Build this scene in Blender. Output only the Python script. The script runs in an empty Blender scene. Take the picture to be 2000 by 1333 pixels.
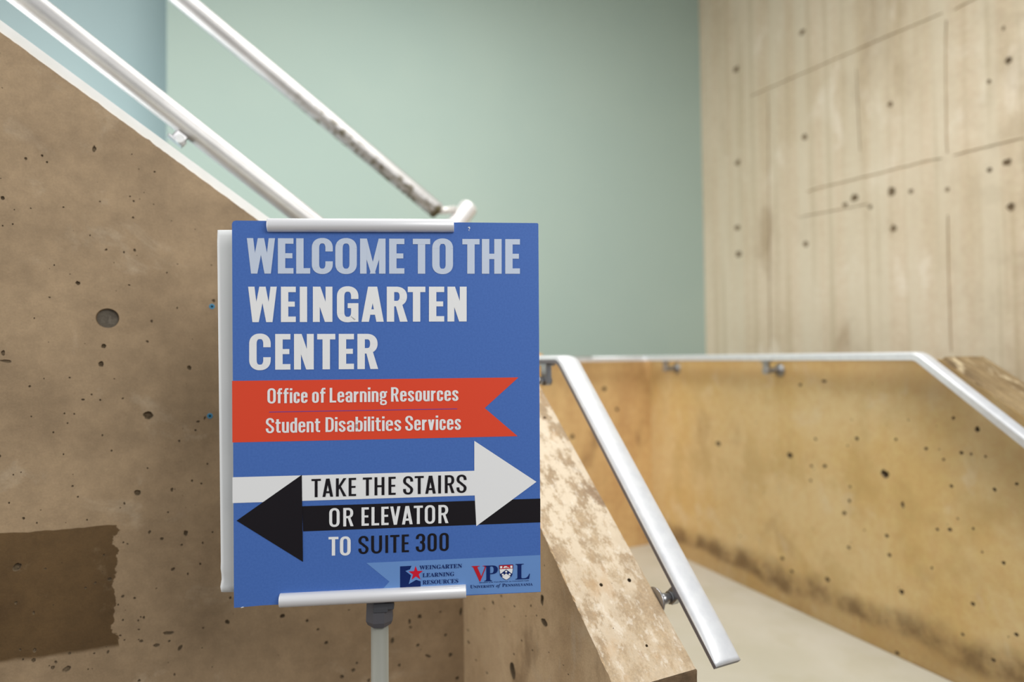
import bpy, bmesh, math, random
from mathutils import Vector as V, Matrix, noise
from mathutils.geometry import tessellate_polygon, delaunay_2d_cdt
random.seed(7)
sc = bpy.context.scene
col = sc.collection
# ------------------------------------------------------------------ camera
EYE = V((0, 0, 1.65)); FPX = 1333.0
roll = math.radians(.75); pit = math.atan(33.5/FPX)
F = V((0, math.cos(pit), math.sin(pit))); U0 = V((0, -math.sin(pit), math.cos(pit))); R0 = V((1, 0, 0))
UP = U0*math.cos(roll)+R0*math.sin(roll); RT = R0*math.cos(roll)-U0*math.sin(roll)
cd = bpy.data.cameras.new('camera'); cam = bpy.data.objects.new('camera', cd); col.objects.link(cam)
m = Matrix((RT, UP, -F)).transposed().to_4x4(); m.translation = EYE
cam.matrix_world = m
cd.sensor_width = 36; cd.lens = 36*FPX/2000
cd.dof.use_dof = True; cd.dof.focus_distance = 1.29; cd.dof.aperture_fstop = 1.5
cd.clip_start = .05
sc.camera = cam
# ------------------------------------------------------------------ light
w = bpy.data.worlds.new('world'); sc.world = w; w.use_nodes = True
bg = w.node_tree.nodes['Background']; bg.inputs[0].default_value = (.93, .96, 1, 1); bg.inputs[1].default_value = .44
def area(name, loc, target, sx, sy, power, colr):
    l = bpy.data.lights.new(name, 'AREA'); l.shape = 'RECTANGLE'; l.size = sx; l.size_y = sy; l.energy = power; l.color = colr
    o = bpy.data.objects.new(name, l); col.objects.link(o); o.location = loc
    o.rotation_euler = (V(target)-V(loc)).to_track_quat('-Z', 'Y').to_euler(); return o
area('skylight', (.4, 2.2, 4.2), (.6, 2.6, 0), 2.4, 1.8, 74, (1, .985, .94))
area('hall_light', (1.9, -1.1, 3.3), (-.1, 1.5, 1.2), 2.2, 1.6, 66, (1, .98, .95))
area('entrance_window', (-3.0, .55, 2.1), (0, 1.7, 1.1), 1.6, 2.0, 38, (1, .98, .95))
area('stair_window', (-3.2, 2.2, 1.6), (.6, 5.2, 1.3), 1.5, 1.2, 56, (.93, .98, 1))
sc.view_settings.view_transform = 'Standard'; sc.view_settings.look = 'None'
sc.view_settings.gamma = 1; sc.view_settings.use_curve_mapping = False
sc.view_settings.exposure = 0.24

# ------------------------------------------------------------------ measuring helpers
def ray(x, y): return F+RT*((x-1000)/FPX)-UP*((y-666.5)/FPX)
def hit(x, y, P, n):
    d = ray(x, y); return EYE+d*((P-EYE).dot(n)/d.dot(n))
Z = V((0, 0, 1))
u = V((-.463, .886, 0)).normalized(); v = V((.886, .463, 0)).normalized()   # the two directions the building runs in
class Fr:   # a wall frame: x along the wall, y into the wall, z up
    def __init__(s, o, x, z=Z):
        s.o = V(o); s.x = V(x).normalized(); s.z = V(z).normalized(); s.y = s.z.cross(s.x).normalized()
        s.m = Matrix((s.x, s.y, s.z)).transposed().to_4x4(); s.m.translation = s.o
    def px(s, x, y, dy=0):
        h = hit(x, y, s.o+s.y*dy, s.y)-s.o; return (h.dot(s.x), h.dot(s.z))
    def loc(s, p): p = V(p)-s.o; return V((p.dot(s.x), p.dot(s.y), p.dot(s.z)))

# ------------------------------------------------------------------ objects helpers
def tag(o, label=None, cat=None, group=None, kind=None):
    if label: o['label'] = label
    if cat: o['category'] = cat
    if group: o['group'] = group
    if kind: o['kind'] = kind
    return o
def new(name, mesh, mats, mat=None, parent=None, smooth=False):
    o = bpy.data.objects.new(name, mesh); col.objects.link(o)
    for mm in (mats if isinstance(mats, (list, tuple)) else [mats]): mesh.materials.append(mm)
    if smooth:
        for p in mesh.polygons: p.use_smooth = True
    if parent is not None:
        o.parent = parent
        o.matrix_world = (mat if mat is not None else Matrix())
        o.matrix_parent_inverse = Matrix()
        o.matrix_basis = parent.matrix_world.inverted() @ (mat if mat is not None else Matrix())
    elif mat is not None: o.matrix_world = mat
    return o
def bmo(name, bm, mats, mat=None, parent=None, smooth=False, recalc=True):
    if recalc: bmesh.ops.recalc_face_normals(bm, faces=bm.faces[:])
    me = bpy.data.meshes.new(name); bm.to_mesh(me); bm.free()
    return new(name, me, mats, mat, parent, smooth)
def empty(name, loc, parent=None):
    o = bpy.data.objects.new(name, None); col.objects.link(o); o.matrix_world = Matrix.Translation(loc); return o
def tube(bm, p0, p1, r0, r1=None, n=24, cap=True, up=None):
    p0 = V(p0); p1 = V(p1); r1 = r0 if r1 is None else r1
    q = (p1-p0).to_track_quat('Z', 'Y').to_matrix()
    A = []; B = []
    for i in range(n):
        a = 2*math.pi*i/n; d = q @ V((math.cos(a), math.sin(a), 0))
        A.append(bm.verts.new(p0+d*r0)); B.append(bm.verts.new(p1+d*r1))
    for i in range(n):
        j = (i+1) % n; f = bm.faces.new((A[i], A[j], B[j], B[i])); f.smooth = True
    if cap: bm.faces.new(A[::-1]); bm.faces.new(B)
    return A, B
def box(bm, M, sx, sy, sz, bev=0):
    r = bmesh.ops.create_cube(bm, size=1, matrix=M @ Matrix.Diagonal((sx, sy, sz, 1)))
    if bev:
        es = set(e for vv in r['verts'] for e in vv.link_edges)
        bmesh.ops.bevel(bm, geom=list(es), offset=bev, segments=3, affect='EDGES', profile=.6)
def frame_m(o, x, y, z):
    mm = Matrix((V(x), V(y), V(z))).transposed().to_4x4(); mm.translation = V(o); return mm

# ------------------------------------------------------------------ materials
class N:
    def __init__(s, name):
        s.m = bpy.data.materials.new(name); s.m.use_nodes = True; s.t = s.m.node_tree; s.b = s.t.nodes['Principled BSDF']
        s.co = s.t.nodes.new('ShaderNodeTexCoord').outputs['Object']
    def n(s, typ, **k):
        nd = s.t.nodes.new(typ)
        for a, b in k.items(): setattr(nd, a, b)
        return nd
    def put(s, sock, val):
        if hasattr(val, 'is_linked') or isinstance(val, bpy.types.NodeSocket): s.t.links.new(val, sock)
        else: sock.default_value = val
    def mapping(s, scale=(1, 1, 1), rot=(0, 0, 0), src=None):
        nd = s.n('ShaderNodeMapping'); s.put(nd.inputs[0], src or s.co); nd.inputs['Scale'].default_value = scale; nd.inputs['Rotation'].default_value = rot
        return nd.outputs[0]
    def noise(s, scale, detail=4, rough=.55, src=None, dist=0):
        nd = s.n('ShaderNodeTexNoise'); s.put(nd.inputs['Vector'], src or s.co); nd.inputs['Scale'].default_value = scale
        nd.inputs['Detail'].default_value = detail; nd.inputs['Roughness'].default_value = rough; nd.inputs['Distortion'].default_value = dist
        return nd.outputs[0]
    def ss(s, val, lo, hi, a=0., b=1.):
        nd = s.n('ShaderNodeMapRange', interpolation_type='SMOOTHSTEP'); s.put(nd.inputs['Value'], val)
        for k, q in zip(('From Min', 'From Max', 'To Min', 'To Max'), (lo, hi, a, b)): s.put(nd.inputs[k], q)
        return nd.outputs[0]
    def math(s, op, a, b=0.):
        nd = s.n('ShaderNodeMath', operation=op); s.put(nd.inputs[0], a); s.put(nd.inputs[1], b); return nd.outputs[0]
    def mix(s, f, a, b, mode='MIX'):
        nd = s.n('ShaderNodeMix', data_type='RGBA', blend_type=mode); s.put(nd.inputs[0], f)
        s.put(nd.inputs[6], (*a, 1) if isinstance(a, tuple) and len(a) == 3 else a); s.put(nd.inputs[7], (*b, 1) if isinstance(b, tuple) and len(b) == 3 else b)
        return nd.outputs[2]
    def xyz(s):
        nd = s.n('ShaderNodeSeparateXYZ'); s.put(nd.inputs[0], s.co); return nd.outputs
    def bump(s, h, strength, dist=.002):
        nd = s.n('ShaderNodeBump'); s.put(nd.inputs['Height'], h); nd.inputs['Strength'].default_value = strength; nd.inputs['Distance'].default_value = dist
        s.t.links.new(nd.outputs[0], s.b.inputs['Normal'])
    def fin(s, c, rough=.6, metal=0, spec=.3):
        s.put(s.b.inputs['Base Color'], (*c, 1) if isinstance(c, tuple) else c); s.put(s.b.inputs['Roughness'], rough); s.b.inputs['Metallic'].default_value = metal
        s.b.inputs['Specular IOR Level'].default_value = spec; return s.m
def lin(r, g, b):
    f = lambda c: (c/255/12.92 if c <= 10 else ((c/255+.055)/1.055)**2.4)
    return (f(r), f(g), f(b))
def flat(name, rgb, rough=.6, metal=0, spec=.3): return N(name).fin(lin(*rgb), rough, metal, spec)

def concrete(name, a, b, stain, pale, streak=(1, 1, 1), rot=(0, 0, 0), sc_=2.2, pale_amt=.5, stain_amt=.5, fine=.25, extra=None, rough=.62, pl=(.55, .68)):
    k = N(name); src = k.mapping(streak, rot)
    c = k.mix(k.ss(k.noise(sc_, 5, .6, src), .38, .62), lin(*a), lin(*b))
    c = k.mix(k.math('MULTIPLY', k.ss(k.noise(sc_*2.3, 7, .65, src, .6), pl[0], pl[1]), pale_amt), c, lin(*pale))
    c = k.mix(k.math('MULTIPLY', k.ss(k.noise(sc_*1.5, 6, .6, k.mapping(streak, (.4+rot[0], .9, .3))), .54, .70), stain_amt), c, lin(*stain))
    mot = k.noise(26, 6, .7); c = k.mix(.35, c, k.mix(k.ss(mot, .3, .7), (.35, .35, .35), (.62, .62, .62)), 'OVERLAY')
    f = k.noise(230, 3, .7); c = k.mix(fine, c, k.mix(k.ss(f, .3, .7), (.3, .3, .3), (.68, .68, .68)), 'OVERLAY')
    if extra: c = extra(k, c)
    k.bump(k.math('ADD', k.noise(120, 5, .7), k.math('MULTIPLY', mot, 1.2)), .35, .0015)
    return k.fin(c, rough, 0, .3)

# ------------------------------------------------------------------ pitted concrete slabs
def inside(p, poly):
    c = False; j = len(poly)-1
    for i in range(len(poly)):
        a = poly[i]; b = poly[j]
        if (a[1] > p[1]) != (b[1] > p[1]) and p[0] < (b[0]-a[0])*(p[1]-a[1])/(b[1]-a[1])+a[0]: c = not c
        j = i
    return c
def blob(cx, cz, rx, rz, ang=0, rag=.18, n=None):
    n = n or (8 if max(rx, rz) < .004 else 14)
    out = []; ph = random.random()*9
    for i in range(n):
        a = 2*math.pi*i/n; q = 1+rag*2*noise.noise(V((math.cos(a)*1.3+ph, math.sin(a)*1.3, ph)))
        x = rx*q*math.cos(a); z = rz*q*math.sin(a)
        out.append((cx+x*math.cos(ang)-z*math.sin(ang), cz+x*math.sin(ang)+z*math.cos(ang)))
    return out
def path_poly(pts, wd):     # thin closed strip along a 2d path (grooves, cracks)
    L = []; R = []
    for i, p in enumerate(pts):
        a = V(pts[max(i-1, 0)]); b = V(pts[min(i+1, len(pts)-1)]); t = (b-a).normalized(); nn = V((-t.y, t.x)); q = wd*(.7+.6*random.random())/2
        if i in (0, len(pts)-1): q *= .4
        L.append(tuple(V(p)+nn*q)); R.append(tuple(V(p)-nn*q))
    return L+R[::-1]
def face_with_pits(bm, outline, holes, to3, inward):
    """outline and holes in 2d; to3 maps (a,b,depth) to local 3d.  holes: (poly, depth, taper, mat)"""
    good = []
    for h in holes:
        P = h[0]; c = V((sum(p[0] for p in P)/len(P), sum(p[1] for p in P)/len(P))); r = max((V(p)-c).length for p in P)
        if not all(inside(p, outline) for p in P): continue
        bad = False
        for g in good:
            if (g[4]-c).length < g[5]+r and (any(inside(p, g[0]) for p in P) or any(inside(p, P) for p in g[0]) or (g[4]-c).length < .8*min(g[5]+r, .03)): bad = True; break
        if not bad: good.append((*h, c, r))
    pts = [V(p) for p in outline]; edges = [(i, (i+1) % len(outline)) for i in range(len(outline))]
    for h in good:
        o = len(pts); k = len(h[0]); pts += [V(p) for p in h[0]]; edges += [(o+i, o+(i+1) % k) for i in range(k)]
    vs, es, fs, *_ = delaunay_2d_cdt(pts, edges, [], 1, 1e-6)
    bv = [bm.verts.new(to3(p[0], p[1], 0)) for p in vs]
    for f in fs:
        c = sum((vs[i] for i in f), V((0, 0)))/len(f)
        if any((h[4]-c).length < h[5] and inside(c, h[0]) for h in good): continue
        bm.faces.new([bv[i] for i in f])
    for P, dep, tap, mt, c, r in good:
        thin = r > .06 and dep < .006
        A = [bm.verts.new(to3(p[0], p[1], 0)) for p in P]
        if thin or tap == 1:
            B = [bm.verts.new(to3(p[0], p[1], dep)) for p in P]
        else: B = [bm.verts.new(to3(c.x+(p[0]-c.x)*tap, c.y+(p[1]-c.y)*tap, dep*(.85+.3*random.random() if mt else 1))) for p in P]
        k = len(P)
        for i in range(k):
            f = bm.faces.new((A[i], A[(i+1) % k], B[(i+1) % k], B[i])); f.material_index = mt
        for t in tessellate_polygon([[V((p[0], p[1], 0)) for p in P]]):
            try: f = bm.faces.new([B[i] for i in t]); f.material_index = mt
            except ValueError: pass
def pits_px(fr, lst, dy=0, depth=1.3):
    """(px, py, half width px, half height px[, angle]) read off the photograph, laid on the wall plane"""
    out = []
    for q in lst:
        a = fr.px(q[0], q[1], dy); b = fr.px(q[0]+q[2], q[1], dy); c = fr.px(q[0], q[1]+q[3], dy)
        rx = .88*abs(b[0]-a[0]); rz = .88*abs(c[1]-a[1])
        out.append((blob(a[0], a[1], rx, rz, -(q[4] if len(q) > 4 else 0), .2), max(.004, depth*min(rx, rz)), .62, 1))
    return out
def rand_pits(n, x0, x1, z0, z1, rmin, rmax, depth=1.4):
    out = []
    for _ in range(n):
        r = rmin*(rmax/rmin)**(random.random()**2.2)
        out.append((blob(random.uniform(x0, x1), random.uniform(z0, z1), r*random.uniform(.7, 1.5), r*random.uniform(.7, 1.1), random.uniform(-.6, .6), .25), max(.003, depth*r), .6, 1))
    return out
def ragged(a, b, step=.012, amp=.0012, chip=.0035):
    a = V(a); b = V(b); n = max(2, int((b-a).length/step)); nn = V((-(b-a).y, (b-a).x)).normalized(); out = []
    for i in range(1, n):
        q = amp*(random.random()-.5)*2
        if random.random() < .12: q = -chip*random.random()
        out.append(tuple(a.lerp(b, i/n)+nn*q))
    return out
def slab(name, fr, outline, thick, holes, mats, kind='structure', extra=None):
    """front face at y=0 with real pits, extruded back by thick"""
    bm = bmesh.new()
    face_with_pits(bm, outline, holes, lambda a, b, d: V((a, d, b)), 1)
    A = [bm.verts.new((p[0], 0, p[1])) for p in outline]; B = [bm.verts.new((p[0], thick, p[1])) for p in outline]
    k = len(outline)
    for i in range(k): bm.faces.new((A[i], A[(i+1) % k], B[(i+1) % k], B[i]))
    for t in tessellate_polygon([[V((p[0], p[1], 0)) for p in outline]]): bm.faces.new([B[i] for i in t])
    bmesh.ops.remove_doubles(bm, verts=bm.verts[:], dist=1e-6)
    o = bmo(name, bm, mats, fr.m); o['kind'] = kind
    return o

# ================================================================== THE SETTING
LZ = .53      # landing level; the photographer stands on the lower floor, z = 0
# key points
M_near = EYE+ray(1361, 1307)*(1.4/ray(1361, 1307).y)             # near right top corner of the middle parapet
M_far = hit(1056, 755, M_near, v)
T = .20
cor = hit(905, 1180, M_near-v*T, v); cor.z = 0                     # corner of left wall and middle parapet
frL = Fr(cor, -v, Z); 
# left wall face looks towards -u: x to the right (v), y into wall (u)
frL = Fr(cor, v, Z); assert frL.y.dot(u) > .99 or True
if frL.y.dot(u) < 0: frL.y = -frL.y
frM = Fr(V((M_near-v*T).to_tuple()[:2]+(0,)), -u, Z)               # left face of the middle parapet; x runs towards the camera
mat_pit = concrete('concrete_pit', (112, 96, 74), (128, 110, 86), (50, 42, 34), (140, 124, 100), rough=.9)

# --- stained patch mask on the left wall
pA = frL.px(228, 1025); pB = frL.px(228, 1268); pC = frL.px(0, 1043); pD = frL.px(0, 1303)
def patch(k, c):
    X, Y, Zz = k.xyz(); nz = k.noise(16, 5, .6); nb = k.math('MULTIPLY', k.math('SUBTRACT', nz, .5), .09)
    nb2 = k.math('MULTIPLY', k.math('SUBTRACT', k.noise(7, 3), .5), .03)
    sl = (pA[1]-pC[1])/(pA[0]-pC[0]); sl2 = (pB[1]-pD[1])/(pB[0]-pD[0])
    top = k.math('SUBTRACT', k.math('ADD', k.math('MULTIPLY', k.math('SUBTRACT', X, pA[0]), sl), pA[1]), k.math('ADD', Zz, nb2))
    bot = k.math('SUBTRACT', k.math('ADD', Zz, nb2), k.math('ADD', k.math('MULTIPLY', k.math('SUBTRACT', X, pB[0]), sl2), pB[1]))
    rgt = k.math('SUBTRACT', pA[0], k.math('ADD', X, nb))
    mk = k.math('MULTIPLY', k.math('MULTIPLY', k.ss(top, 0, .002), k.ss(bot, 0, .012)), k.ss(rgt, 0, .003))
    pal = k.math('MULTIPLY', k.ss(k.noise(11, 6, .7), .56, .7), .35)
    dk = k.mix(pal, c, k.mix(0.0, c, c))
    dark = k.mix(1.0, c, lin(158, 144, 118), 'MULTIPLY')
    dark = k.mix(pal, dark, lin(150, 130, 100))
    return k.mix(mk, c, dark)
mat_left = concrete('concrete_left', (168, 144, 113), (146, 124, 96), (122, 100, 76), (186, 168, 142), sc_=2.4, pale_amt=.45, stain_amt=.55, fine=.16, extra=patch)
mat_midf = concrete('concrete_middle_face', (204, 178, 142), (188, 160, 124), (118, 94, 68), (198, 180, 152), streak=(1.4, 1, .55), sc_=3.2, pale_amt=.6, stain_amt=.6)

# --- left wall: rises to the left with the up-going flight
A = frL.px(0, 62); B = frL.px(505, 431); slp = (A[1]-B[1])/(A[0]-B[0])
x0 = A[0]-.45; topat = lambda x: B[1]+(x-B[0])*slp
out = [(0, -0.0)]+[(0, topat(0))]+ragged((0, topat(0)), (x0, topat(x0)), .009, .0006, .0022)+[(x0, topat(x0)), (x0, 0)]
P = [(210,622,21,19),(203,677,6,5),(198,712,6.5,6),(370,719,5,5),(289,812,11,9),(184,291,4.5,7),(50,310,3.5,3),(82,304,3,3),(92,317,2.5,2.5),(152,553,6,4.5),
 (5,387,5,4.5),(207,488,4,2.5,-.5),(263,489,3.5,3.5),(242,493,2,3),(260,425,3,2.5),(261,393,2.5,2.5),(254,384,2,2),(302,336,2.5,2),(124,405,3,1.6),(60,407,2,1.5),
 (25,438,2,2),(5,441,2,2),(176,460,2,2),(106,518,1.6,2),(252,557,3,1.5),(296,628,3,3),(346,602,2.2,2.2),(326,533,2,2),(67,622,2,2),(58,755,3,2.5),(136,738,2.5,2),(86,740,1.6,1.6),
 (179,771,2.5,2),(162,781,4,2.2),(196,782,2.5,2),(126,808,2.5,2),(132,827,2,2),(145,809,2,2),(200,851,2.5,2.5),(104,845,2.2,2.2),(387,824,4,2.5),(382,841,2.5,2.5),(400,817,2,4,.4),(350,862,2.5,2.5),
 (218,881,2.5,2.2),(124,888,2,2),(61,814,2,2),(417,588,4,3),(268,963,8,5.5,.3),(336,957,3,4.5),(375,940,2.5,3),(393,945,2.5,2.5),(288,915,2,2),(405,907,2,2.5),(243,984,2.3,3),(328,1001,2.3,2.3),(152,971,2.3,2.3),
 (46,1013,3.3,3.3),(72,1022,2.2,2.2),(26,928,2,1.8),(41,923,1.8,1.5),(170,1016,2,2),(292,1040,3.4,4,.4),(316,1053,4.2,3.6),(363,1042,4.5,6.5,-.3),(355,1065,2.6,2.6),(338,1113,5,3.5,-.4),(241,1060,2.5,2.2),(249,1063,2.2,1.5),
 (391,1102,2.5,3),(396,1061,2,3),(415,1040,2.2,2.2),(367,1122,2,3.5),(240,1166,4,3.3,-.5),(263,1169,3.2,2.6),(231,1182,2.3,2.3),(270,1213,2.5,2.5),(281,1207,3,3.4),(275,1206,2,2),(240,1212,2.3,2.3),
 (235,1242,3.5,1.8),(243,1251,2.5,1.6),(276,1253,4.8,3,.2),(271,1250,2,1.8),(329,1237,12.5,4,.12),(306,1261,7.5,4,.1),(352,1266,4,7,.6),(331,1253,3.4,2.2,-.5),(136,1277,4,3),(68,1271,5,4.5),(66,1290,5,4.5),(103,1305,5,4,.5),(109,1294,4.5,2.6,.8),
 (130,1308,10,6,-.5),(211,1274,2.6,4,.4),(184,1277,2.4,2),(172,1308,1.8,1.8),(341,1318,2.4,3),(444,1216,4.5,5,-.5),(450,1168,3,3),(272,1330,4,3),(45,1289,3,2.5),(39,1270,3,2.5),
 (33,1108,9,10,.8),(214,1132,5.5,4,-.6),(167,1149,3,2.5),(186,1139,2.5,3.5,.5),(31,1178,4,3,.6),(66,1198,3,4),(203,1085,2.5,2.5),(12,706,14,3,.1),(6,690,5,6),
 (552,1204,6,4.5,-.5),(600,1213,3.5,3.5),(802,1226,4,2.5,.3),(820,1205,4.5,5,-.5),(800,1215,3.5,5.5),(900,1196,3.5,8,.15),(836,1282,7,3,.5),(880,1280,5,4.5),(816,1261,4,3.5),(637,1256,4,4,-.4),(690,1310,5,4.5),
 (766,1252,4,7,.2),(668,1323,5,4),(893,1325,4,4),(720,1330,4,4),(621,1230,3,3),(870,1241,3,3),(780,1300,3.5,3.5),(860,1196,3,2),(697,1296,3,3)]
holes = pits_px(frL, P[1:])
c0 = frL.px(210, 622); holes.insert(0, (blob(c0[0], c0[1], .0235, .0225, 0, .0, 40), .013, .93, 0))
for (a, b) in (((301, 1143), (428, 1128)), ((302, 1146), (299, 1240))):
    A2 = frL.px(*a); B2 = frL.px(*b); n_ = 9
    holes.append((path_poly([(A2[0]+(B2[0]-A2[0])*i/n_, A2[1]+(B2[1]-A2[1])*i/n_) for i in range(n_+1)], .0024), .0016, 1, 0))
holes += rand_pits(190, x0+.3, 0, .55, 1.65+.7, .0009, .0028)
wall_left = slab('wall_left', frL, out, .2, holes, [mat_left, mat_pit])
wall_left['label'] = 'brown pitted concrete stair wall with sloping top behind the sign, at the left'
# the large round recess keeps its grey mortar plug
bm = bmesh.new(); tube(bm, frL.o+frL.x*c0[0]+Z*c0[1]+frL.y*.010, frL.o+frL.x*c0[0]+Z*c0[1]+frL.y*.016, .0215, n=40)
plug = bmo('mortar_plug', bm, concrete('mortar', (112, 104, 90), (96, 88, 76), (70, 62, 52), (130, 122, 108), sc_=30), None, wall_left); plug['label'] = 'grey mortar plug in the round recess'
mat_anchor = flat('blue_plastic', (60, 130, 165), .5)
for (ax, ay) in ((414, 599), (410, 813)):
    q = frL.px(ax, ay); c = frL.o+frL.x*q[0]+Z*q[1]
    bm = bmesh.new(); a1, b1 = tube(bm, c+frL.y*.0005, c-frL.y*.0012, .0068, .006, 16, cap=False); a2, b2 = tube(bm, c+frL.y*.003, c-frL.y*.0012, .0026, .0028, 16, cap=False)
    for i in range(16): bm.faces.new((b1[i], b1[(i+1) % 16], b2[(i+1) % 16], b2[i]))
    a3, b3 = tube(bm, c-frL.y*.0004, c-frL.y*.0005, .0027, .0027, 16); 
    for f in b3[0].link_faces: f.material_index = 1
    for f in bm.faces:
        if all(vv in b3 or vv in a3 for vv in f.verts): f.material_index = 1
    bmo('wall_anchor', bm, [mat_anchor, flat('plug_hole', (22, 24, 26), .9)], None, wall_left)['label'] = 'blue plastic screw anchor'

# white painted cap strip along the sloping top, set on the far side of the wall
mat_white = N('white_paint'); mat_white = mat_white.fin(mat_white.mix(mat_white.ss(mat_white.noise(14, 4), .35, .7), lin(250, 250, 246), lin(244, 244, 238)), .4)
bm = bmesh.new(); vs = []
hgt = .028
for x in (.02, x0):
    for (y, zz) in ((.006, -.004), (.006, hgt), (.17, hgt), (.17, -.004)):
        vs.append(bm.verts.new((x, y, topat(x)+zz)))
for a in range(4): bm.faces.new((vs[a], vs[(a+1) % 4], vs[4+(a+1) % 4], vs[4+a]))
bm.faces.new(vs[:4][::-1]); bm.faces.new(vs[4:])
tr = bmo('trim_1', bm, mat_white, frL.m); tr['kind'] = 'structure'; tr['label'] = 'white cap strip along the sloping top of the left wall'

# --- middle parapet: slopes down towards the camera
nearL = frM.loc(M_near-v*T)                                        # x=0
farS = frM.loc(M_far)                                              # x negative
sl = (M_near.z-M_far.z)/(frM.loc(M_near).x-farS.x)                 # dz/dx (negative)
zn = M_near.z; zl = EYE.z-.045; xk = (zl-zn)/sl                    # xk: where the top becomes level
xc = frM.loc(cor).x; xb = xc-1.3
top_pts = [(xb, zl), (xk, zl)]+ragged((xk, zl), (0, zn), .007, .0016, .004)+[(0, zn)]
top_pts_c = [(p[0], p[1]) for p in top_pts]
def pale_top(k, c):
    X, Y, Zz = k.xyz()
    s2 = k.mapping((.75, 1.5, 1.3), (0, .73, 0))
    n1 = k.noise(13, 9, .74, s2); m1 = k.ss(n1, .44, .55)
    big_ = k.ss(k.math('ADD', k.math('MULTIPLY', X, -1.6), k.noise(5, 4, .6, s2)), .45, 1.0, .32, 1)
    c = k.mix(k.math('MULTIPLY', m1, big_), c, lin(210, 194, 170))
    n2 = k.noise(34, 8, .72, s2); c = k.mix(k.math('MULTIPLY', k.ss(n2, .54, .64), .5), c, lin(222, 212, 196))
    n4 = k.noise(22, 7, .7, k.mapping((.8, 1.6, 1), (.3, .9, 0))); c = k.mix(k.math('MULTIPLY', k.ss(n4, .56, .66), .5), c, lin(162, 134, 100))
    n3 = k.noise(6, 5, .6, s2); c = k.mix(k.math('MULTIPLY', k.ss(n3, .56, .68), .4), c, lin(182, 144, 100))
    return c
mat_midt = concrete('concrete_middle_top', (178, 156, 126), (160, 137, 108), (130, 104, 80), (206, 190, 166), sc_=5, pale_amt=.5, stain_amt=.6, fine=.3, extra=pale_top)
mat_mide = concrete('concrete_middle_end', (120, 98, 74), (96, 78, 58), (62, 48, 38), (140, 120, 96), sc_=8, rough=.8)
P = [(1059,1172,3.5,13,.1),(1063,1216,6.5,8),(1001,1311,6,16,-.2),(963,1178,2.5,3.5),(1005,1185,2,2),(1037,1184,1.8,3),(1048,1203,1.6,2),(1019,1252,2,2),(1004,1279,2,2),(951,1315,2.4,2.2),(985,1206,1.6,1.4),(1040,1271,1.8,1.8),
 (1072,1275,1.6,1.2),(915,1255,2.5,3),(914,1232,2,2),(979,1165,2,2),(1027,1204,1.6,1.6),(1100,1300,1.6,1.6),(930,1290,1.6,1.6),(946,1190,2,1.6),(1110,1318,1.6,1.4)]
holes = pits_px(frM, P, depth=1.6)
for (pts) in ([(1015,1160),(1045,1190),(1070,1208),(1105,1232),(1140,1258)], [(1081,1283),(1093,1293),(1102,1302)]):
    holes.append((path_poly([frM.px(*p) for p in pts], .0016 if len(pts) > 3 else .003), .0014, 1, 1 if len(pts) == 3 else 0))
holes += rand_pits(60, -.8, 0, .5, 1.5, .0009, .0022)
Lout = [(xb, 0)]+[(p[0], p[1]-.0025*random.random()) for p in top_pts_c]+[(0, 0)]
bm = bmesh.new()
face_with_pits(bm, Lout, holes, lambda a, b, d: V((a, d, b)), 1)
# frM y axis must run into the parapet (towards v)
sgn = 1 if frM.y.dot(v) > 0 else -1
# top: level part and sloping part with two drilled holes; t across the thickness
sl_len = math.hypot(xk, zn-zl); td = V((-xk, 0, zn-zl)).normalized(); tn = V((td.z, 0, -td.x)); tn = tn if tn.z > 0 else -tn
frT_o = frM.m @ V((xk, 0, zl)); frT = Fr(frT_o, (frM.m.to_3x3() @ td), (frM.m.to_3x3() @ tn))
def toppx(x, y):
    h = hit(x, y, frT.o, frT.z)-frT.o; return (h.dot(frT.x), h.dot(v))
inn = [(p[0], p[1]) for p in top_pts_c[1:]]
edgeL = []
for i, p in enumerate(inn): s_ = math.hypot(p[0]-xk, p[1]-zl); edgeL.append((s_, .0015+.002*random.random()))
edgeR = [(s_, T-.004-.001*random.random()) for s_ in [sl_len*i/40 for i in range(41)]]
tout = edgeL+edgeR[::-1]
th = []
for (px_, py_, r) in ((1174,1143,.0042), (1229,1134,.0048), (1226,1113,.0008), (1263,1262,.003), (1064,816,.004), (1198,1228,.0012), (1195,1140,.0009)):
    q = toppx(px_, py_); th.append((blob(q[0], q[1], r, r, 0, .1, 14), r*2.2, .7, 1))
ox = V((xk, 0, zl))
face_with_pits(bm, tout, th, lambda a, b, d: ox+td*a+V((0, b, 0))-tn*d, 1)
# chamfer strip joining the ragged edges
Lp = [V((p[0], 0, p[1])) for p in Lout[2:-1]]; Tp = [ox+td*a+V((0, b, 0)) for a, b in edgeL]
kk = min(len(Lp), len(Tp)); Lv = [bm.verts.new(p) for p in Lp[:kk]]; Tv = [bm.verts.new(p) for p in Tp[:kk]]
for i in range(kk-1): bm.faces.new((Lv[i], Lv[i+1], Tv[i+1], Tv[i]))
def quad(*p): bm.faces.new([bm.verts.new(q) for q in p])
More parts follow.
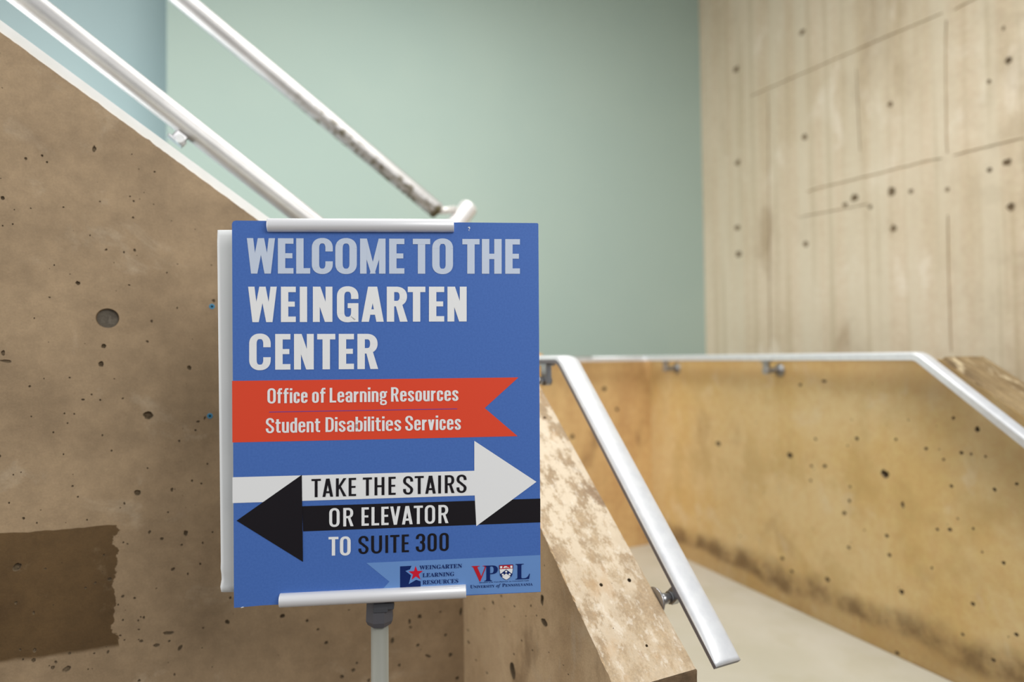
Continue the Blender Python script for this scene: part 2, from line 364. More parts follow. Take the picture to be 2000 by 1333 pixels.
# rounded right edge, right face, end face, back, level top
rr = 6
prev = None
for j in range(rr+1):
    a = math.pi/2*j/rr; off = .0045
    b_ = T-off+off*math.sin(a); d_ = off-off*math.cos(a)
    ring = [ox+V((0, b_, 0))-tn*d_, ox+td*sl_len+V((0, b_, 0))-tn*d_]
    if prev: quad(prev[0], prev[1], ring[1], ring[0])
    prev = ring
quad(V((xk, T, zl-.004)), V((0, T, zn-.004)), V((0, T, 0)), V((xk, T, 0)))
quad(V((xb, T, zl)), V((xk, T, zl)), V((xk, T, 0)), V((xb, T, 0)))
quad(V((xb, 0, zl)), V((xk, 0, zl)), V((xk, T, zl)), V((xb, T, zl)))
quad(V((xb, 0, zl)), V((xb, T, zl)), V((xb, T, 0)), V((xb, 0, 0)))
for f in bm.faces:
    n_ = f.normal if f.normal.length else V((0, 0, 0))
bm.normal_update()
for f in bm.faces:
    c = f.calc_center_median()
    if f.material_index == 0 and abs(f.normal.dot(tn)) > .9 and c.x > xk-.01: f.material_index = 2
# end face: a little rough
eo = bmesh.new()
ny, nz = 14, 22
g = [[None]*(nz+1) for _ in range(ny+1)]
for i in range(ny+1):
    for j in range(nz+1):
        y_ = T*i/ny; z_ = (zn-.001)*(1-(j/nz)**2*1) if j else zn-.0015*random.random()
        q = .0016*noise.noise(V((y_*60, z_*60, 3)))
        g[i][j] = bm.verts.new((q if 0 < j else -.0005, y_, z_))
for i in range(ny):
    for j in range(nz):
        f = bm.faces.new((g[i][j], g[i+1][j], g[i+1][j+1], g[i][j+1])); f.material_index = 3
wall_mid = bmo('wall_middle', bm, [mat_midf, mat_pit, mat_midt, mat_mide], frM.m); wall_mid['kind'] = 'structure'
wall_mid['label'] = 'concrete parapet with worn pale sloping top, right of the sign'

# --- right (ochre) parapet around the landing
fl = lambda x, y, z=LZ: hit(x, y, V((0, 0, z)), Z)
r1 = fl(1350, 1097); r2 = fl(1797, 1303); ur = (r2-r1).normalized()      # towards the camera
c1 = hit(1275, 1060, r1, ur.cross(Z)); c1 = V((c1.x, c1.y, 0))
frR = Fr(c1, ur, Z)
sg = 1 if frR.y.x > 0 else -1
kx, kz = frR.px(1838, 708); ex, ez = frR.px(2000, 820); slr = (ez-kz)/(ex-kx)
zr = EYE.z-.025; kx = kx
xe = kx+(0.55-zr)/slr
def yel(k, c):
    X, Y, Zz = k.xyz()
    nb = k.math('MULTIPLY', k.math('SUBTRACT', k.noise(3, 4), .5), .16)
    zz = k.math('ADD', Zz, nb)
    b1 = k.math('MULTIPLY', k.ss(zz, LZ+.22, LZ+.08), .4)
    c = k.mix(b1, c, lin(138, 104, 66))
    b2 = k.math('MULTIPLY', k.ss(zz, zr-.17, zr-.08), .35)  # brown band under the rail: its shade and staining put into the colour
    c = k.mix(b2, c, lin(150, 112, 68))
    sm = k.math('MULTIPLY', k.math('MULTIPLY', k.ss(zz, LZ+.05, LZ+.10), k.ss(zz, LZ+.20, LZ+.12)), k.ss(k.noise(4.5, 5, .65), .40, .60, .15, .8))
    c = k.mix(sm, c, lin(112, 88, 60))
    bl = k.ss(k.noise(2.4, 6, .6), .52, .66, 0, .5); c = k.mix(bl, c, lin(190, 160, 104))
    # darker grey-brown edge running along under the sloping rail
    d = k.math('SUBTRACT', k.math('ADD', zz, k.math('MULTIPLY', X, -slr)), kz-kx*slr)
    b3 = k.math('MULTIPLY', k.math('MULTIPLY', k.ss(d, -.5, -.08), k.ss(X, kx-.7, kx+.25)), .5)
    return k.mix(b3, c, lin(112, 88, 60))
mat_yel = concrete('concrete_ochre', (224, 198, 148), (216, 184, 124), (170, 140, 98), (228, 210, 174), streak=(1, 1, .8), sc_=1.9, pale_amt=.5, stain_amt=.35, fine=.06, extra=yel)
out = [(0, 0), (0, zr), (kx, zr)]+ragged((kx, zr), (xe, .55))+[(xe, .55), (xe, 0)]
P = [(1728,926,10,9),(1543,890,6,6),(1403,867,5,5),(1674,857,4,4),(1593,858,3,3),(1611,911,4,4),(1585,911,3,3),(1583,939,3,3),(1750,859,3,3),(1809,877,4,3.5),(1878,885,4.5,4),(1897,888,3,3),(1909,839,6,6),(1862,817,3.5,3.5),(1925,892,3,3),
 (1943,957,4.5,4),(1986,946,4,3.5),(1858,950,4,3.5),(1763,987,3.5,6),(1659,979,3,4),(1649,1003,4,4),(1831,1035,4,3),(1855,1035,5,4),(1901,1033,3,3),(1616,1133,5,5),(1761,1157,6,5),(1752,1276,5,4),(1528,1091,4,4),(1732,1047,4,4),(1658,1070,4,3.5),(1737,1085,4,4),
 (1610,745,6,3),(1563,752,4,3),(1843,898,3,3),(1660,951,3,3),(1547,1117,4,3),(1960,1100,5,4),(1900,1180,5,4),(1985,1240,5,4),(1820,1110,3,3),(1940,1290,5,4),(1880,1240,4,3)]
holes = pits_px(frR, P, depth=2.0)
def box_px(fr, P0, P1, wd, dep=.004, n=10):
    a = fr.px(*P0); b = fr.px(*P1); return (path_poly([(a[0]+(b[0]-a[0])*i/n, a[1]+(b[1]-a[1])*i/n) for i in range(n+1)], wd), dep, 1, 0)
holes += rand_pits(45, .2, 2.6, .6, 1.6, .002, .0045)
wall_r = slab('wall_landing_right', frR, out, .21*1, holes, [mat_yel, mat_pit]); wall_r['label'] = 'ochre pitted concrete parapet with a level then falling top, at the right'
# sloping top of that parapet is worn grey-brown: separate skin of the same slab
mat_rtop = concrete('concrete_right_top', (150, 128, 92), (122, 100, 68), (92, 74, 50), (214, 196, 160), sc_=6, pale_amt=.75, stain_amt=.5, streak=(.5, 1.6, .5))
bm = bmesh.new(); dd = V((ex-kx, 0, ez-kz)).normalized(); nn_ = V((-dd.z, 0, dd.x)); nn_ = nn_ if nn_.z > 0 else -nn_
p0 = V((kx, 0, zr)); p1 = V((xe, 0, .55)); th_ = .012
cs = []
for p in (p0-dd*0, p1):
    cs += [bm.verts.new(p+nn_*.0005+V((0, .004, 0))), bm.verts.new(p+nn_*th_+V((0, .010, 0))), bm.verts.new(p+nn_*th_+V((0, .2, 0))), bm.verts.new(p+nn_*.0005+V((0, .206, 0)))]
for a in range(4): bm.faces.new((cs[a], cs[(a+1) % 4], cs[4+(a+1) % 4], cs[4+a]))
bm.faces.new(cs[:4][::-1]); bm.faces.new(cs[4:])
bmo('worn_coping', bm, mat_rtop, frR.m, wall_r)['label'] = 'grey-brown worn coping on the falling top'
# far parapet of the landing
frF = Fr(c1, v, Z); lf = 1.05
holes = pits_px(frF, [(1205, 800, 4, 4), (1118, 853, 5, 5), (1180, 760, 5, 4)], depth=1.6)+rand_pits(10, -lf, 0, .6, 1.5, .002, .004)
mat_far = concrete('concrete_far', (214, 180, 126), (198, 160, 110), (132, 100, 66), (206, 174, 128), streak=(1.6, 1, .6), sc_=2.4, pale_amt=.4, stain_amt=.6, fine=.06)
wall_f = slab('wall_landing_far', frF, [(-lf, 0), (-lf, zr+.004), (0, zr+.004), (0, 0)], .2, holes, [mat_far, mat_pit]); wall_f['label'] = 'short ochre concrete parapet across the far side of the landing'
qx, qz = frF.px(1063, 678)
bm = bmesh.new(); box(bm, frF.m @ Matrix.Translation((qx-.1, .1, zr+.02)), .2, .16, .055, .006)
bmo('curb_block', bm, flat('orange_concrete', (226, 168, 104), .7), None, wall_f)['label'] = 'orange-tinted block standing on the parapet'

# --- tall board-marked concrete wall at the right
cg = EYE+ray(1379, 690)*(5.7/ray(1379, 690).y); cg.z = 0
frW = Fr(cg, -u, Z)
def streaky(k, c):
    X, Y, Zz = k.xyz()
    nd = k.n('ShaderNodeTexNoise'); k.put(nd.inputs['Vector'], k.mapping((7, 1, .22))); nd.inputs['Scale'].default_value = 1.2; nd.inputs['Detail'].default_value = 5
    s = k.ss(nd.outputs[0], .36, .64); c = k.mix(k.math('MULTIPLY', s, .55), c, lin(214, 203, 180))
    nd2 = k.n('ShaderNodeTexNoise'); k.put(nd2.inputs['Vector'], k.mapping((14, 1, .3))); nd2.inputs['Scale'].default_value = 1.1
    c = k.mix(k.math('MULTIPLY', k.ss(nd2.outputs[0], .52, .66), .4), c, lin(178, 160, 128))
    g = k.ss(X, 1.7, 3.0); n = k.noise(5, 6, .7)                      # dark mottled blotches on the nearest panel
    return k.mix(k.math('MULTIPLY', k.math('MULTIPLY', g, k.ss(n, .45, .6)), .35), c, lin(128, 112, 84))
mat_tall = concrete('concrete_tall', (214, 197, 172), (202, 184, 156), (166, 142, 112), (230, 217, 198), streak=(1, 1, .5), sc_=1.5, pale_amt=.65, stain_amt=.65, fine=.05, extra=streaky)
P = [(1567,63,6,6),(1438,135,7,7),(1739,204,6,6),(1571,268,6,6),(1441,318,6,6),(1669,386,9,8),(1742,375,10,10),(1745,446,8,8),(1574,477,6,6),(1443,497,7,7),(1970,118,8,8),(1967,317,11,8),(1975,404,9,9),(1932,160,5,5),(1933,332,6,5),(1779,374,5,5),(1851,371,5,5),(1650,400,6,5),(1960,55,4,5),(1440,445,6,6),(1700,405,5,4)]
holes = [(p, max(d_*.22, .006) if q[0] < 1900 else d_*.6, t_, 1) for q, (p, d_, t_, m_) in zip(P, pits_px(frW, P, depth=1.3))]
for a, b, wd in (((1464,189),(1840,26),.010), ((1577,375),(1840,310),.016), ((1862,304),(2000,270),.008), ((1806,384),(2000,337),.010), ((1448,497),(1720,451),.012), ((1560,425),(1700,398),.007), ((1862,418),(2000,397),.008),
                 ((1848,40),(1850,300),.012), ((1851,420),(1858,690),.010), ((1500,180),(1504,690),.007), ((1680,300),(1672,130),.005), ((1862,20),(1915,-8),.008)):
    holes.append(box_px(frW, a, b, wd*1.5, .014))
hw = 3.1
wall_right = slab('wall_right', frW, [(0, 0), (0, 4.7), (hw, 4.7), (hw, 0)], .2, holes, [mat_tall, mat_pit]); wall_right['label'] = 'tall pale board-marked concrete wall with tie holes, at the right'

# --- green painted wall and its return at the left, bluish daylight put into the paint
def paint(name, rgb, rgb2):
    k = N(name); c = k.mix(k.ss(k.noise(.8, 3), .35, .65), lin(*rgb), lin(*rgb2)); k.bump(k.noise(90, 4), .08, .001); return k.fin(c, .75)
frG = Fr(cg, -v, Z)
gl = (hit(326, 300, cg, u)-cg).length
gl = (hit(326, 300, cg, u)-cg).dot(-v)
def plain(name, p0, p1, h, th, mt, z0=0):
    a = V(p0); b = V(p1); d = (b-a).normalized(); n_ = Z.cross(d)
    bm = bmesh.new()
    A_ = [bm.verts.new(V((p.x, p.y, z))) for p in (a, b, b+n_*th, a+n_*th) for z in (z0, h)]
    idx = [(0, 2, 3, 1), (2, 4, 5, 3), (4, 6, 7, 5), (6, 0, 1, 7), (1, 3, 5, 7), (0, 6, 4, 2)]
    for f in idx: bm.faces.new([A_[i] for i in f])
    o = bmo(name, bm, mt); o['kind'] = 'structure'; return o
g1 = cg-v*gl
plain('wall_back', cg, g1, 4.7, -.15, paint('green_paint', (172, 190, 181), (168, 187, 179)))['label'] = 'plain green painted wall behind the stair'
e1 = g1+u*.55; e0 = e1+v*.6
plain('wall_back_left', e0, e1-v*3.6, 4.7, -.15, paint('green_paint_daylight_tint', (188, 209, 210), (184, 206, 208)))['label'] = 'green wall set further back at the far left, bluish daylight put into its paint'

cb_ = bmesh.new(); box(cb_, Matrix.Translation((0, 5.2, 4.75)), 9, 5.2, .1); o = bmo('ceiling_blocker', cb_, flat('ceiling_blocker_paint', (205, 205, 200), .8)); o['kind'] = 'structure'  # unseen partial slab, added to block world light and darken the wall tops
# --- floors and steps
k = N('terrazzo'); c = k.mix(k.ss(k.noise(1.6, 4), .35, .65), lin(200, 196, 184), lin(190, 186, 170))
c = k.mix(k.math('MULTIPLY', k.ss(k.noise(5, 5), .52, .68), .25), c, lin(178, 172, 146)); mat_floor = k.fin(c, .5)
def prism(name, pts, z0, z1, mt, parent=None):
    bm = bmesh.new(); A_ = [bm.verts.new((p.x, p.y, z1)) for p in pts]; B_ = [bm.verts.new((p.x, p.y, z0)) for p in pts]; n_ = len(pts)
    bm.faces.new(A_); bm.faces.new(B_[::-1])
    for i in range(n_): bm.faces.new((A_[i], B_[i], B_[(i+1) % n_], A_[(i+1) % n_]))
    return bmo(name, bm, mt, None, parent)
uv = lambda a, b: u*a+v*b
vm = (M_near).dot(v); vl = vm-T
prism('floor', [V((-7, -8, 0)), V((7, -8, 0)), V((7, 7.5, 0)), V((-7, 7.5, 0))], -.1, 0, flat('lower_floor_mat', (96, 86, 76), .6))['kind'] = 'structure'
rv = lambda a: (c1+ur*((a-c1.dot(u))/ur.dot(u)))                      # point on the right parapet face at height a along u
pl = [uv(1.25, vm+.002), rv(1.25), c1.copy(), uv(c1.dot(u), vm+.002)]
pl[1] -= v*.004
o = prism('landing_floor', pl, .0, LZ, mat_floor); o['kind'] = 'structure'; o['label'] = 'pale smooth landing floor between the parapets'
for i in range(2):
    a1_, a0_ = 1.25-.28*i, 1.25-.28*(i+1)
    o = prism('stair_step', [uv(a0_, vm+.002), rv(a0_)-v*.004, rv(a1_)-v*.004, uv(a1_, vm+.002)], 0, LZ-.177*(i+1), mat_floor); o['kind'] = 'structure'

# ================================================================== THINGS
k = N('brushed_aluminium'); mat_alu = k.fin(k.mix(k.ss(k.noise(40, 4), .3, .7), (.72, .73, .74), (.66, .67, .69)), .42, .4, .5)
k = N('aluminium_side'); mat_alu_d = k.fin((.20, .19, .21), .5, .6, .5)
mat_brk = N('bracket_metal').fin((.40, .40, .41), .32, .8, .5)
def bar_sweep(pts, wdir, wd, thk, crown, parent, name='rail', endfall=False, nend=0, side=None):
    """flat crowned bar along 3d points; wdir = list of horizontal width directions"""
    bm = bmesh.new(); rings = []; n_ = len(pts); m_ = 12
    for i, p in enumerate(pts):
        t = (pts[min(i+1, n_-1)]-pts[max(i-1, 0)]).normalized(); w_ = wdir[i] if isinstance(wdir, list) else wdir
        w_ = (w_-t*w_.dot(t)).normalized() if not isinstance(wdir, list) else w_
        up_ = w_.cross(t).normalized(); up_ = up_ if up_.z > 0 else -up_
        q = 1.0
        if endfall and i >= n_-nend: q = math.cos((i-(n_-nend))/(nend-1)*math.pi/2*.96)**.6
        r_ = []
        for j in range(m_+1):
            a = math.pi*j/m_; x_ = -math.cos(a)*wd/2; x_ = math.copysign(abs(x_*2/wd)**.8*wd/2, x_)
            r_.append(bm.verts.new(p+w_*x_+up_*(crown*q*math.sin(a))))
        e_ = .0015
        r_.append(bm.verts.new(p+w_*(wd/2)-up_*(thk-e_))); r_.append(bm.verts.new(p+w_*(wd/2-e_)-up_*thk))
        r_.append(bm.verts.new(p-w_*(wd/2-e_)-up_*thk)); r_.append(bm.verts.new(p-w_*(wd/2)-up_*(thk-e_)))
        rings.append(r_)
    K = len(rings[0])
    for a, b in zip(rings, rings[1:]):
        for j in range(K):
            f = bm.faces.new((a[j], a[(j+1) % K], b[(j+1) % K], b[j]))
            if j < m_: f.smooth = True
            else: f.material_index = 1
    f = bm.faces.new(rings[0]); f.material_index = 1; f = bm.faces.new(rings[-1][::-1]); f.material_index = 1
    return bmo(name, bm, [mat_alu, side or mat_alu_d], None, parent)
def bend_path(pts, r, n=10):
    """polyline with rounded corners"""
    out = [pts[0]]
    for a, b, c in zip(pts, pts[1:], pts[2:]):
        d1 = (a-b).normalized(); d2 = (c-b).normalized(); ang = d1.angle(d2); tl = r/math.tan(ang/2)
        p, q = b+d1*tl, b+d2*tl
        for i in range(n+1):
            t = i/n; out.append(p*(1-t)**2+b*2*t*(1-t)+q*t*t)
    out.append(pts[-1]); return out
def bracket(parent, wall_pt, rail_pt, wn, along, mt=None, r=.0115):
    """round wall flange, round arm out from the wall, saddle block up to the underside of the rail"""
    wall_pt = V(wall_pt); rail_pt = V(rail_pt); mt = mt or mat_brk
    bm = bmesh.new(); tube(bm, wall_pt, wall_pt+wn*.006, .030, .028, 28); tube(bm, wall_pt+wn*.006, wall_pt+wn*.010, .028, .012, 28)
    fg = bmo('flange', bm, mt, None, parent)
    out = (rail_pt-wall_pt).dot(wn); pz = V((rail_pt.x, rail_pt.y, wall_pt.z))
    elbow = wall_pt+wn*out
    bm = bmesh.new(); tube(bm, wall_pt+wn*.006, elbow, r*1.25, r*.85, 20); tube(bm, elbow-wn*.012, elbow+wn*.012, r*1.25, r*1.25, 20)
    bmo('arm', bm, mt, None, parent)
    bm = bmesh.new(); up_ = rail_pt-elbow; h_ = up_.length; up_.normalize(); al = along-up_*along.dot(up_); al.normalize(); sd = up_.cross(al)
    box(bm, frame_m((elbow+rail_pt)/2-up_*.002, al, sd, up_), .030, .020, h_+.012, .003)
    box(bm, frame_m(rail_pt-up_*.003, al, sd, up_), .052, .030, .006, .0015)
    bmo('saddle', bm, mt, None, parent)

# --- middle handrail (flat bar on the right side of the middle parapet)
BW = .068; off = .030+BW/2
pv = M_near+v*off
g1_ = hit(1131, 745, pv, v); g2_ = hit(1423, 1297, pv, v); dr = (g2_-g1_).normalized()
lev = EYE.z-.006; kpt = g1_+dr*((lev-g1_.z)/dr.z)
path = bend_path([kpt+u*.75, kpt+u*.4, kpt, g2_], .05)
fine = path[:-1]
e_ = path[-2]; 
for i in range(1, 5): fine.append(e_.lerp(g2_-dr*.11, i/4))
nend = 12
for i in range(1, nend+1): fine.append((g2_-dr*.11).lerp(g2_, i/nend))
hr = empty('handrail', V((g2_.x, g2_.y, 0))); tag(hr, 'flat aluminium handrail sloping down beside the concrete parapet just right of the sign', 'handrail')
hr.matrix_world = Matrix.Translation(pv)
bpy.context.view_layer.update()
bar_sweep(fine, v, BW, .011, .013, hr, 'rail', True, nend, side=mat_alu_d)
def mbr(px_, py_, dz=.075):
    rp = hit(px_, py_, pv, v); t = (rp-g1_).dot(dr)
    rp = g1_+dr*t-v*.012
    nrm = v.cross(dr); nrm = nrm if nrm.z > 0 else -nrm
    rp = rp-nrm*.012
    wp = V((rp.x, rp.y, rp.z))-nrm*.035; wp = wp-v*((wp-M_near).dot(v)); 
    bracket(hr, wp, rp, v, dr)
mbr(1337, 1150)
rp = kpt+u*.10-Z*.012-v*.012; wp = rp-Z*.05; wp = wp-v*((wp-M_near).dot(v)); bracket(hr, wp, rp, v, u)

# --- landing handrail: along the far parapet, around the corner, then falling with the right parapet
rn = -frR.y if frR.y.dot(V((1, 0, 0))) > 0 else frR.y         # out of the right parapet, towards the landing
ho = .075
cpt = c1+rn*ho-u*ho; cpt.z = EYE.z-.006
pr = c1+rn*ho
b0 = hit(1800, 706, pr, rn); b0 = V((b0.x, b0.y, cpt.z)); b1 = hit(2000, 850, pr, rn); ds = (b1-b0).normalized()
wpath = bend_path([cpt-v*1.0, cpt-v*.4, cpt, b0, b0+ds*1.1], .06)
wd_ = []
for i, p in enumerate(wpath):
    t = (wpath[min(i+1, len(wpath)-1)]-wpath[max(i-1, 0)]); t.z = 0; t.normalize(); wd_.append(V((t.y, -t.x, 0)))
h2 = empty('handrail', V((cpt.x, cpt.y, LZ))); h2.matrix_world = Matrix.Translation(cpt)
tag(h2, 'long aluminium handrail running along the ochre landing parapet and falling at the right', 'handrail'); bpy.context.view_layer.update()
bar_sweep(wpath, wd_, .055, .020, .010, h2, 'rail', side=mat_alu)
for px_ in (1300, 1497):
    q = hit(px_, 705, pr, rn); q = V((q.x, q.y, cpt.z-.020)); w0 = q-rn*ho-Z*.045; bracket(h2, w0, q, rn, ur, r=.013)
# ball ends on those brackets
q = hit(1960, 830, pr, rn); q = b0+ds*(q-b0).dot(ds); 

# --- pipe handrails of the flight going up left
def painted_pipe(name, dirt):
    k = N(name); c = k.mix(k.ss(k.noise(9, 4), .35, .7), (.52, .51, .50), (.46, .45, .44))
    if dirt:
        X, Y, Zz = k.xyz()
        n = k.noise(34, 6, .7); rngm = k.math('MULTIPLY', k.ss(X, -.86, -.5), 1)
        und = k.ss(Y, .012, -.008)
        c = k.mix(k.math('MULTIPLY', k.math('MULTIPLY', k.ss(n, .47, .6), rngm), k.math('MULTIPLY', und, .85)), c, lin(104, 96, 74))
        ring = k.ss(k.math('ADD', X, k.math('MULTIPLY', k.noise(20, 3), .03)), -.018, -.004)
        c = k.mix(k.math('MULTIPLY', ring, k.ss(Y, .022, .005)), c, lin(92, 84, 62))
    return k.fin(c, .47, .82, .4)
def pipe(name, p0, p1, r, mt):
    """mesh with local x along the pipe (0 at p1), local y up across it"""
    d = (p1-p0).normalized(); up_ = (Z-d*d.dot(Z)).normalized(); M_ = frame_m(p1, d, up_, d.cross(up_))
    L_ = (p1-p0).length; bm = bmesh.new(); tube(bm, (-L_, 0, 0), (-.006, 0, 0), r, n=40, cap=False); tube(bm, (-.006, 0, 0), (0, 0, 0), r, r*.86, 40)
    bm.faces.ensure_lookup_table()
    return bm, M_
o1 = cor+u*.29
pa = hit(0, -41, o1, u); pb = hit(574, 408, o1, u); d1 = (pb-pa).normalized()
pa = pa-d1*1.4; pb = pb+d1*.55
bpy.context.view_layer.update()
h3 = empty('pipe_handrail', pb); tag(h3, 'lower grey metal pipe handrail just above the left concrete wall', 'handrail', None); bpy.context.view_layer.update()
bm, M_ = pipe('rail', pa, pb, .0325, None); bmo('rail', bm, painted_pipe('pipe_metal', False), M_, h3)
pc = hit(370, 252, o1, u); pc = pa+d1*(pc-pa).dot(d1); upn = (Z-d1*d1.dot(Z)).normalized()
wp = hit(356, 282, o1-u*.03, u)
bm = bmesh.new(); sdn = d1.cross(upn)
mb = frame_m(pc-upn*.040-d1*.004, d1, sdn, upn); box(bm, mb, .034, .022, .028, .004)
mb = frame_m(pc-upn*.056-d1*.006, d1, sdn, upn); box(bm, mb, .044, .03, .007, .002)
bmo('saddle', bm, mat_brk, None, h3)
bm = bmesh.new(); a_ = pc-upn*.048; tube(bm, a_, a_-u*.07-Z*.015, .009, .011, 16); tube(bm, a_-d1*.018, a_+d1*.018, .0095, n=16)
bmo('arm', bm, mat_alu, None, h3)
o2 = cor+u*.95
pa = hit(420, 52, o2, u); pb = hit(856, 414, o2, u); d2 = (pb-pa).normalized(); pa = pa-d2*2.2
h4 = empty('pipe_handrail', pb); tag(h4, 'upper pipe handrail with dirty underside, ending in a short capped stub above the sign', 'handrail'); bpy.context.view_layer.update()
bm, M_ = pipe('rail', pa, pb, .0365, None); bmo('rail', bm, painted_pipe('pipe_metal_dirty', True), M_, h4)
s0 = hit(918, 402, o2+u*.04, u); s1 = hit(862, 474, o2+u*.02, u); sd_ = (s1-s0).normalized()
bm = bmesh.new()
prof = [(0, .0), (.0, .030), (.004, .037), (.012, .0415), (.020, .042)]
rings = []; q_ = sd_.to_track_quat('Z', 'Y').to_matrix()
prof = prof+[(1.25, .042)]
for (a, r_) in prof[1:]:
    rings.append([bm.verts.new(s0+sd_*a+(q_ @ V((math.cos(2*math.pi*i/36), math.sin(2*math.pi*i/36), 0)))*r_) for i in range(36)])
for a, b in zip(rings, rings[1:]):
    for i in range(36): bm.faces.new((a[i], a[(i+1) % 36], b[(i+1) % 36], b[i])).smooth = True
bm.faces.new(rings[0]).smooth = True; bm.faces.new(rings[-1])
bmo('stub_post', bm, flat('stub_white', (225, 222, 220), .35, .35, .5), None, h4)
bm = bmesh.new(); tube(bm, pb-d2*.004, hit(888, 410, o2+u*.02, u), .014, .018, 20); bmo('weld_pin', bm, flat('stub_white2', (215, 212, 208), .4, .3), None, h4)

# ================================================================== THE SIGN
K4 = [EYE+ray(453, 431)*1.2343, EYE+ray(1051.5, 436)*1.2959, EYE+ray(1056, 1157)*1.2944, EYE+ray(457, 1188)*1.2328]
sc_c = sum(K4, V())/4; sx_ = ((K4[1]-K4[0])+(K4[2]-K4[3])).normalized(); sz_ = ((K4[0]-K4[3])+(K4[1]-K4[2])).normalized()
frS = Fr(sc_c, sx_, sz_); frS.y = frS.y if frS.y.y > 0 else -frS.y
frS.x = frS.y.cross(frS.z); frS.m = frame_m(frS.o, frS.x, frS.y, frS.z)
S = frS.px
q0, q1, q2, q3 = S(453, 431), S(1051.5, 436), S(1056, 1157), S(457, 1188)
TH = .005
def board(name, corners, y0, th, mats, rag=0):
    bm = bmesh.new(); A_ = []; B_ = []; n_ = len(corners)
    for p in corners: A_.append(bm.verts.new((p[0], y0, p[1]))); B_.append(bm.verts.new((p[0], y0+th, p[1])))
    f = bm.faces.new(A_); bm.faces.new(B_[::-1]).material_index = 1
    for i in range(n_): bm.faces.new((A_[i], B_[i], B_[(i+1) % n_], A_[(i+1) % n_])).material_index = 1
    return bmo(name, bm, mats, frS.m)
def rnd(p, q, r, n=4):    # small rounded corner at p towards centre
    return p
blue = N('poster_blue'); cb = blue.mix(blue.ss(blue.noise(260, 3), .3, .7), lin(68, 106, 178), lin(73, 111, 183)); mat_blue = blue.fin(cb, .5, 0, .25)
mat_core = flat('foam_core', (232, 234, 230), .7)
cr = .006
cs_ = [(q0[0], q0[1]-cr), (q0[0]+cr*.3, q0[1]-cr*.3), (q0[0]+cr, q0[1]), (q1[0]-.002, q1[1]), (q1[0], q1[1]-.002), (q2[0], q2[1]+.001), (q2[0]-.001, q2[1]), (q3[0]+.05, q3[1]+.002), (q3[0]+.002, q3[1]), q3]
sign = board('sign_board', [p for p in cs_], 0, TH, [mat_blue, mat_core])
tag(sign, 'blue foam-board welcome sign with red banner and two arrows, held in the pedestal stand', 'sign')
bpy.context.view_layer.update()
def flat_part(name, polys, level, mt, parent=sign, label=None):
    """polys: list of 2d polygons (sign coordinates) -> thin print just proud of the board"""
    bm = bmesh.new(); y = -.0003*level
    for ip, P in enumerate(polys):
        yy = y-.00003*(ip % 7)          # overlapping strokes of one letter never share a plane
        vs_ = [bm.verts.new((p[0], yy, p[1])) for p in P]
        if len(P) <= 4:
            try: bm.faces.new(vs_)
            except ValueError: pass
        else:
            for t in tessellate_polygon([[V((p[0], p[1], 0)) for p in P]]):
                try: bm.faces.new([vs_[i] for i in t])
                except ValueError: pass
    bm.normal_update()
    for f in bm.faces:
        if f.normal.y > 0: f.normal_flip()
    o = bmo(name, bm, mt, frS.m, parent, recalc=False)
    if label: o['label'] = label
    return o
def ink(name, rgb): return N(name).fin(lin(*rgb), .5, 0, .25)
i_white = ink('ink_white', (232, 233, 233)); i_pale = ink('ink_pale', (196, 207, 224)); i_red = ink('ink_red', (222, 72, 44)); i_black = ink('ink_black', (22, 18, 24))
i_line = ink('ink_violet', (112, 66, 150)); i_rib = ink('ink_ribbon', (104, 144, 202)); i_navy = ink('ink_navy', (8, 36, 98)); i_crim = ink('ink_crimson', (202, 22, 50)); i_dkred = ink('ink_dark_red', (186, 28, 42)); i_shade = ink('ink_shade', (214, 216, 216))
Sp = lambda pts: [S(*p) for p in pts]
flat_part('red_banner', [Sp([(453.3, 744.5), (1012.6, 737.6), (946.6, 797.5), (1011, 852.5), (453.9, 864.8)])], 1, i_red)
flat_part('divider_line', [Sp([(526, 804.6), (892.8, 798.3), (892.8, 799.7), (526, 806)])], 2, i_line)
z3 = lambda x, y: (400+x/2.5986, 820+y/2.5986)
flat_part('arrow_shaft', [Sp([z3(494, 440), z3(1400, 411), z3(1703, 401), z3(1703, 522), z3(499, 568)])], 1, i_black, label='black shaft of the left-pointing arrow')
flat_part('arrow', [Sp([z3(141, 293), z3(1368, 260), z3(1368, 108), z3(1683, 316), z3(1378, 541), z3(1370, 385), z3(141, 424)])], 2, i_white, label='white arrow pointing right')
flat_part('arrow_head', [Sp([z3(162, 513), z3(493, 280), z3(499, 722)])], 3, i_black, label='black head of the left-pointing arrow')
flat_part('light_ribbon', [Sp([z3(820, 728), z3(1703, 688), (1056, 1156.5), z3(1100, 898), z3(885, 880), z3(937, 823)])], 1, i_rib)

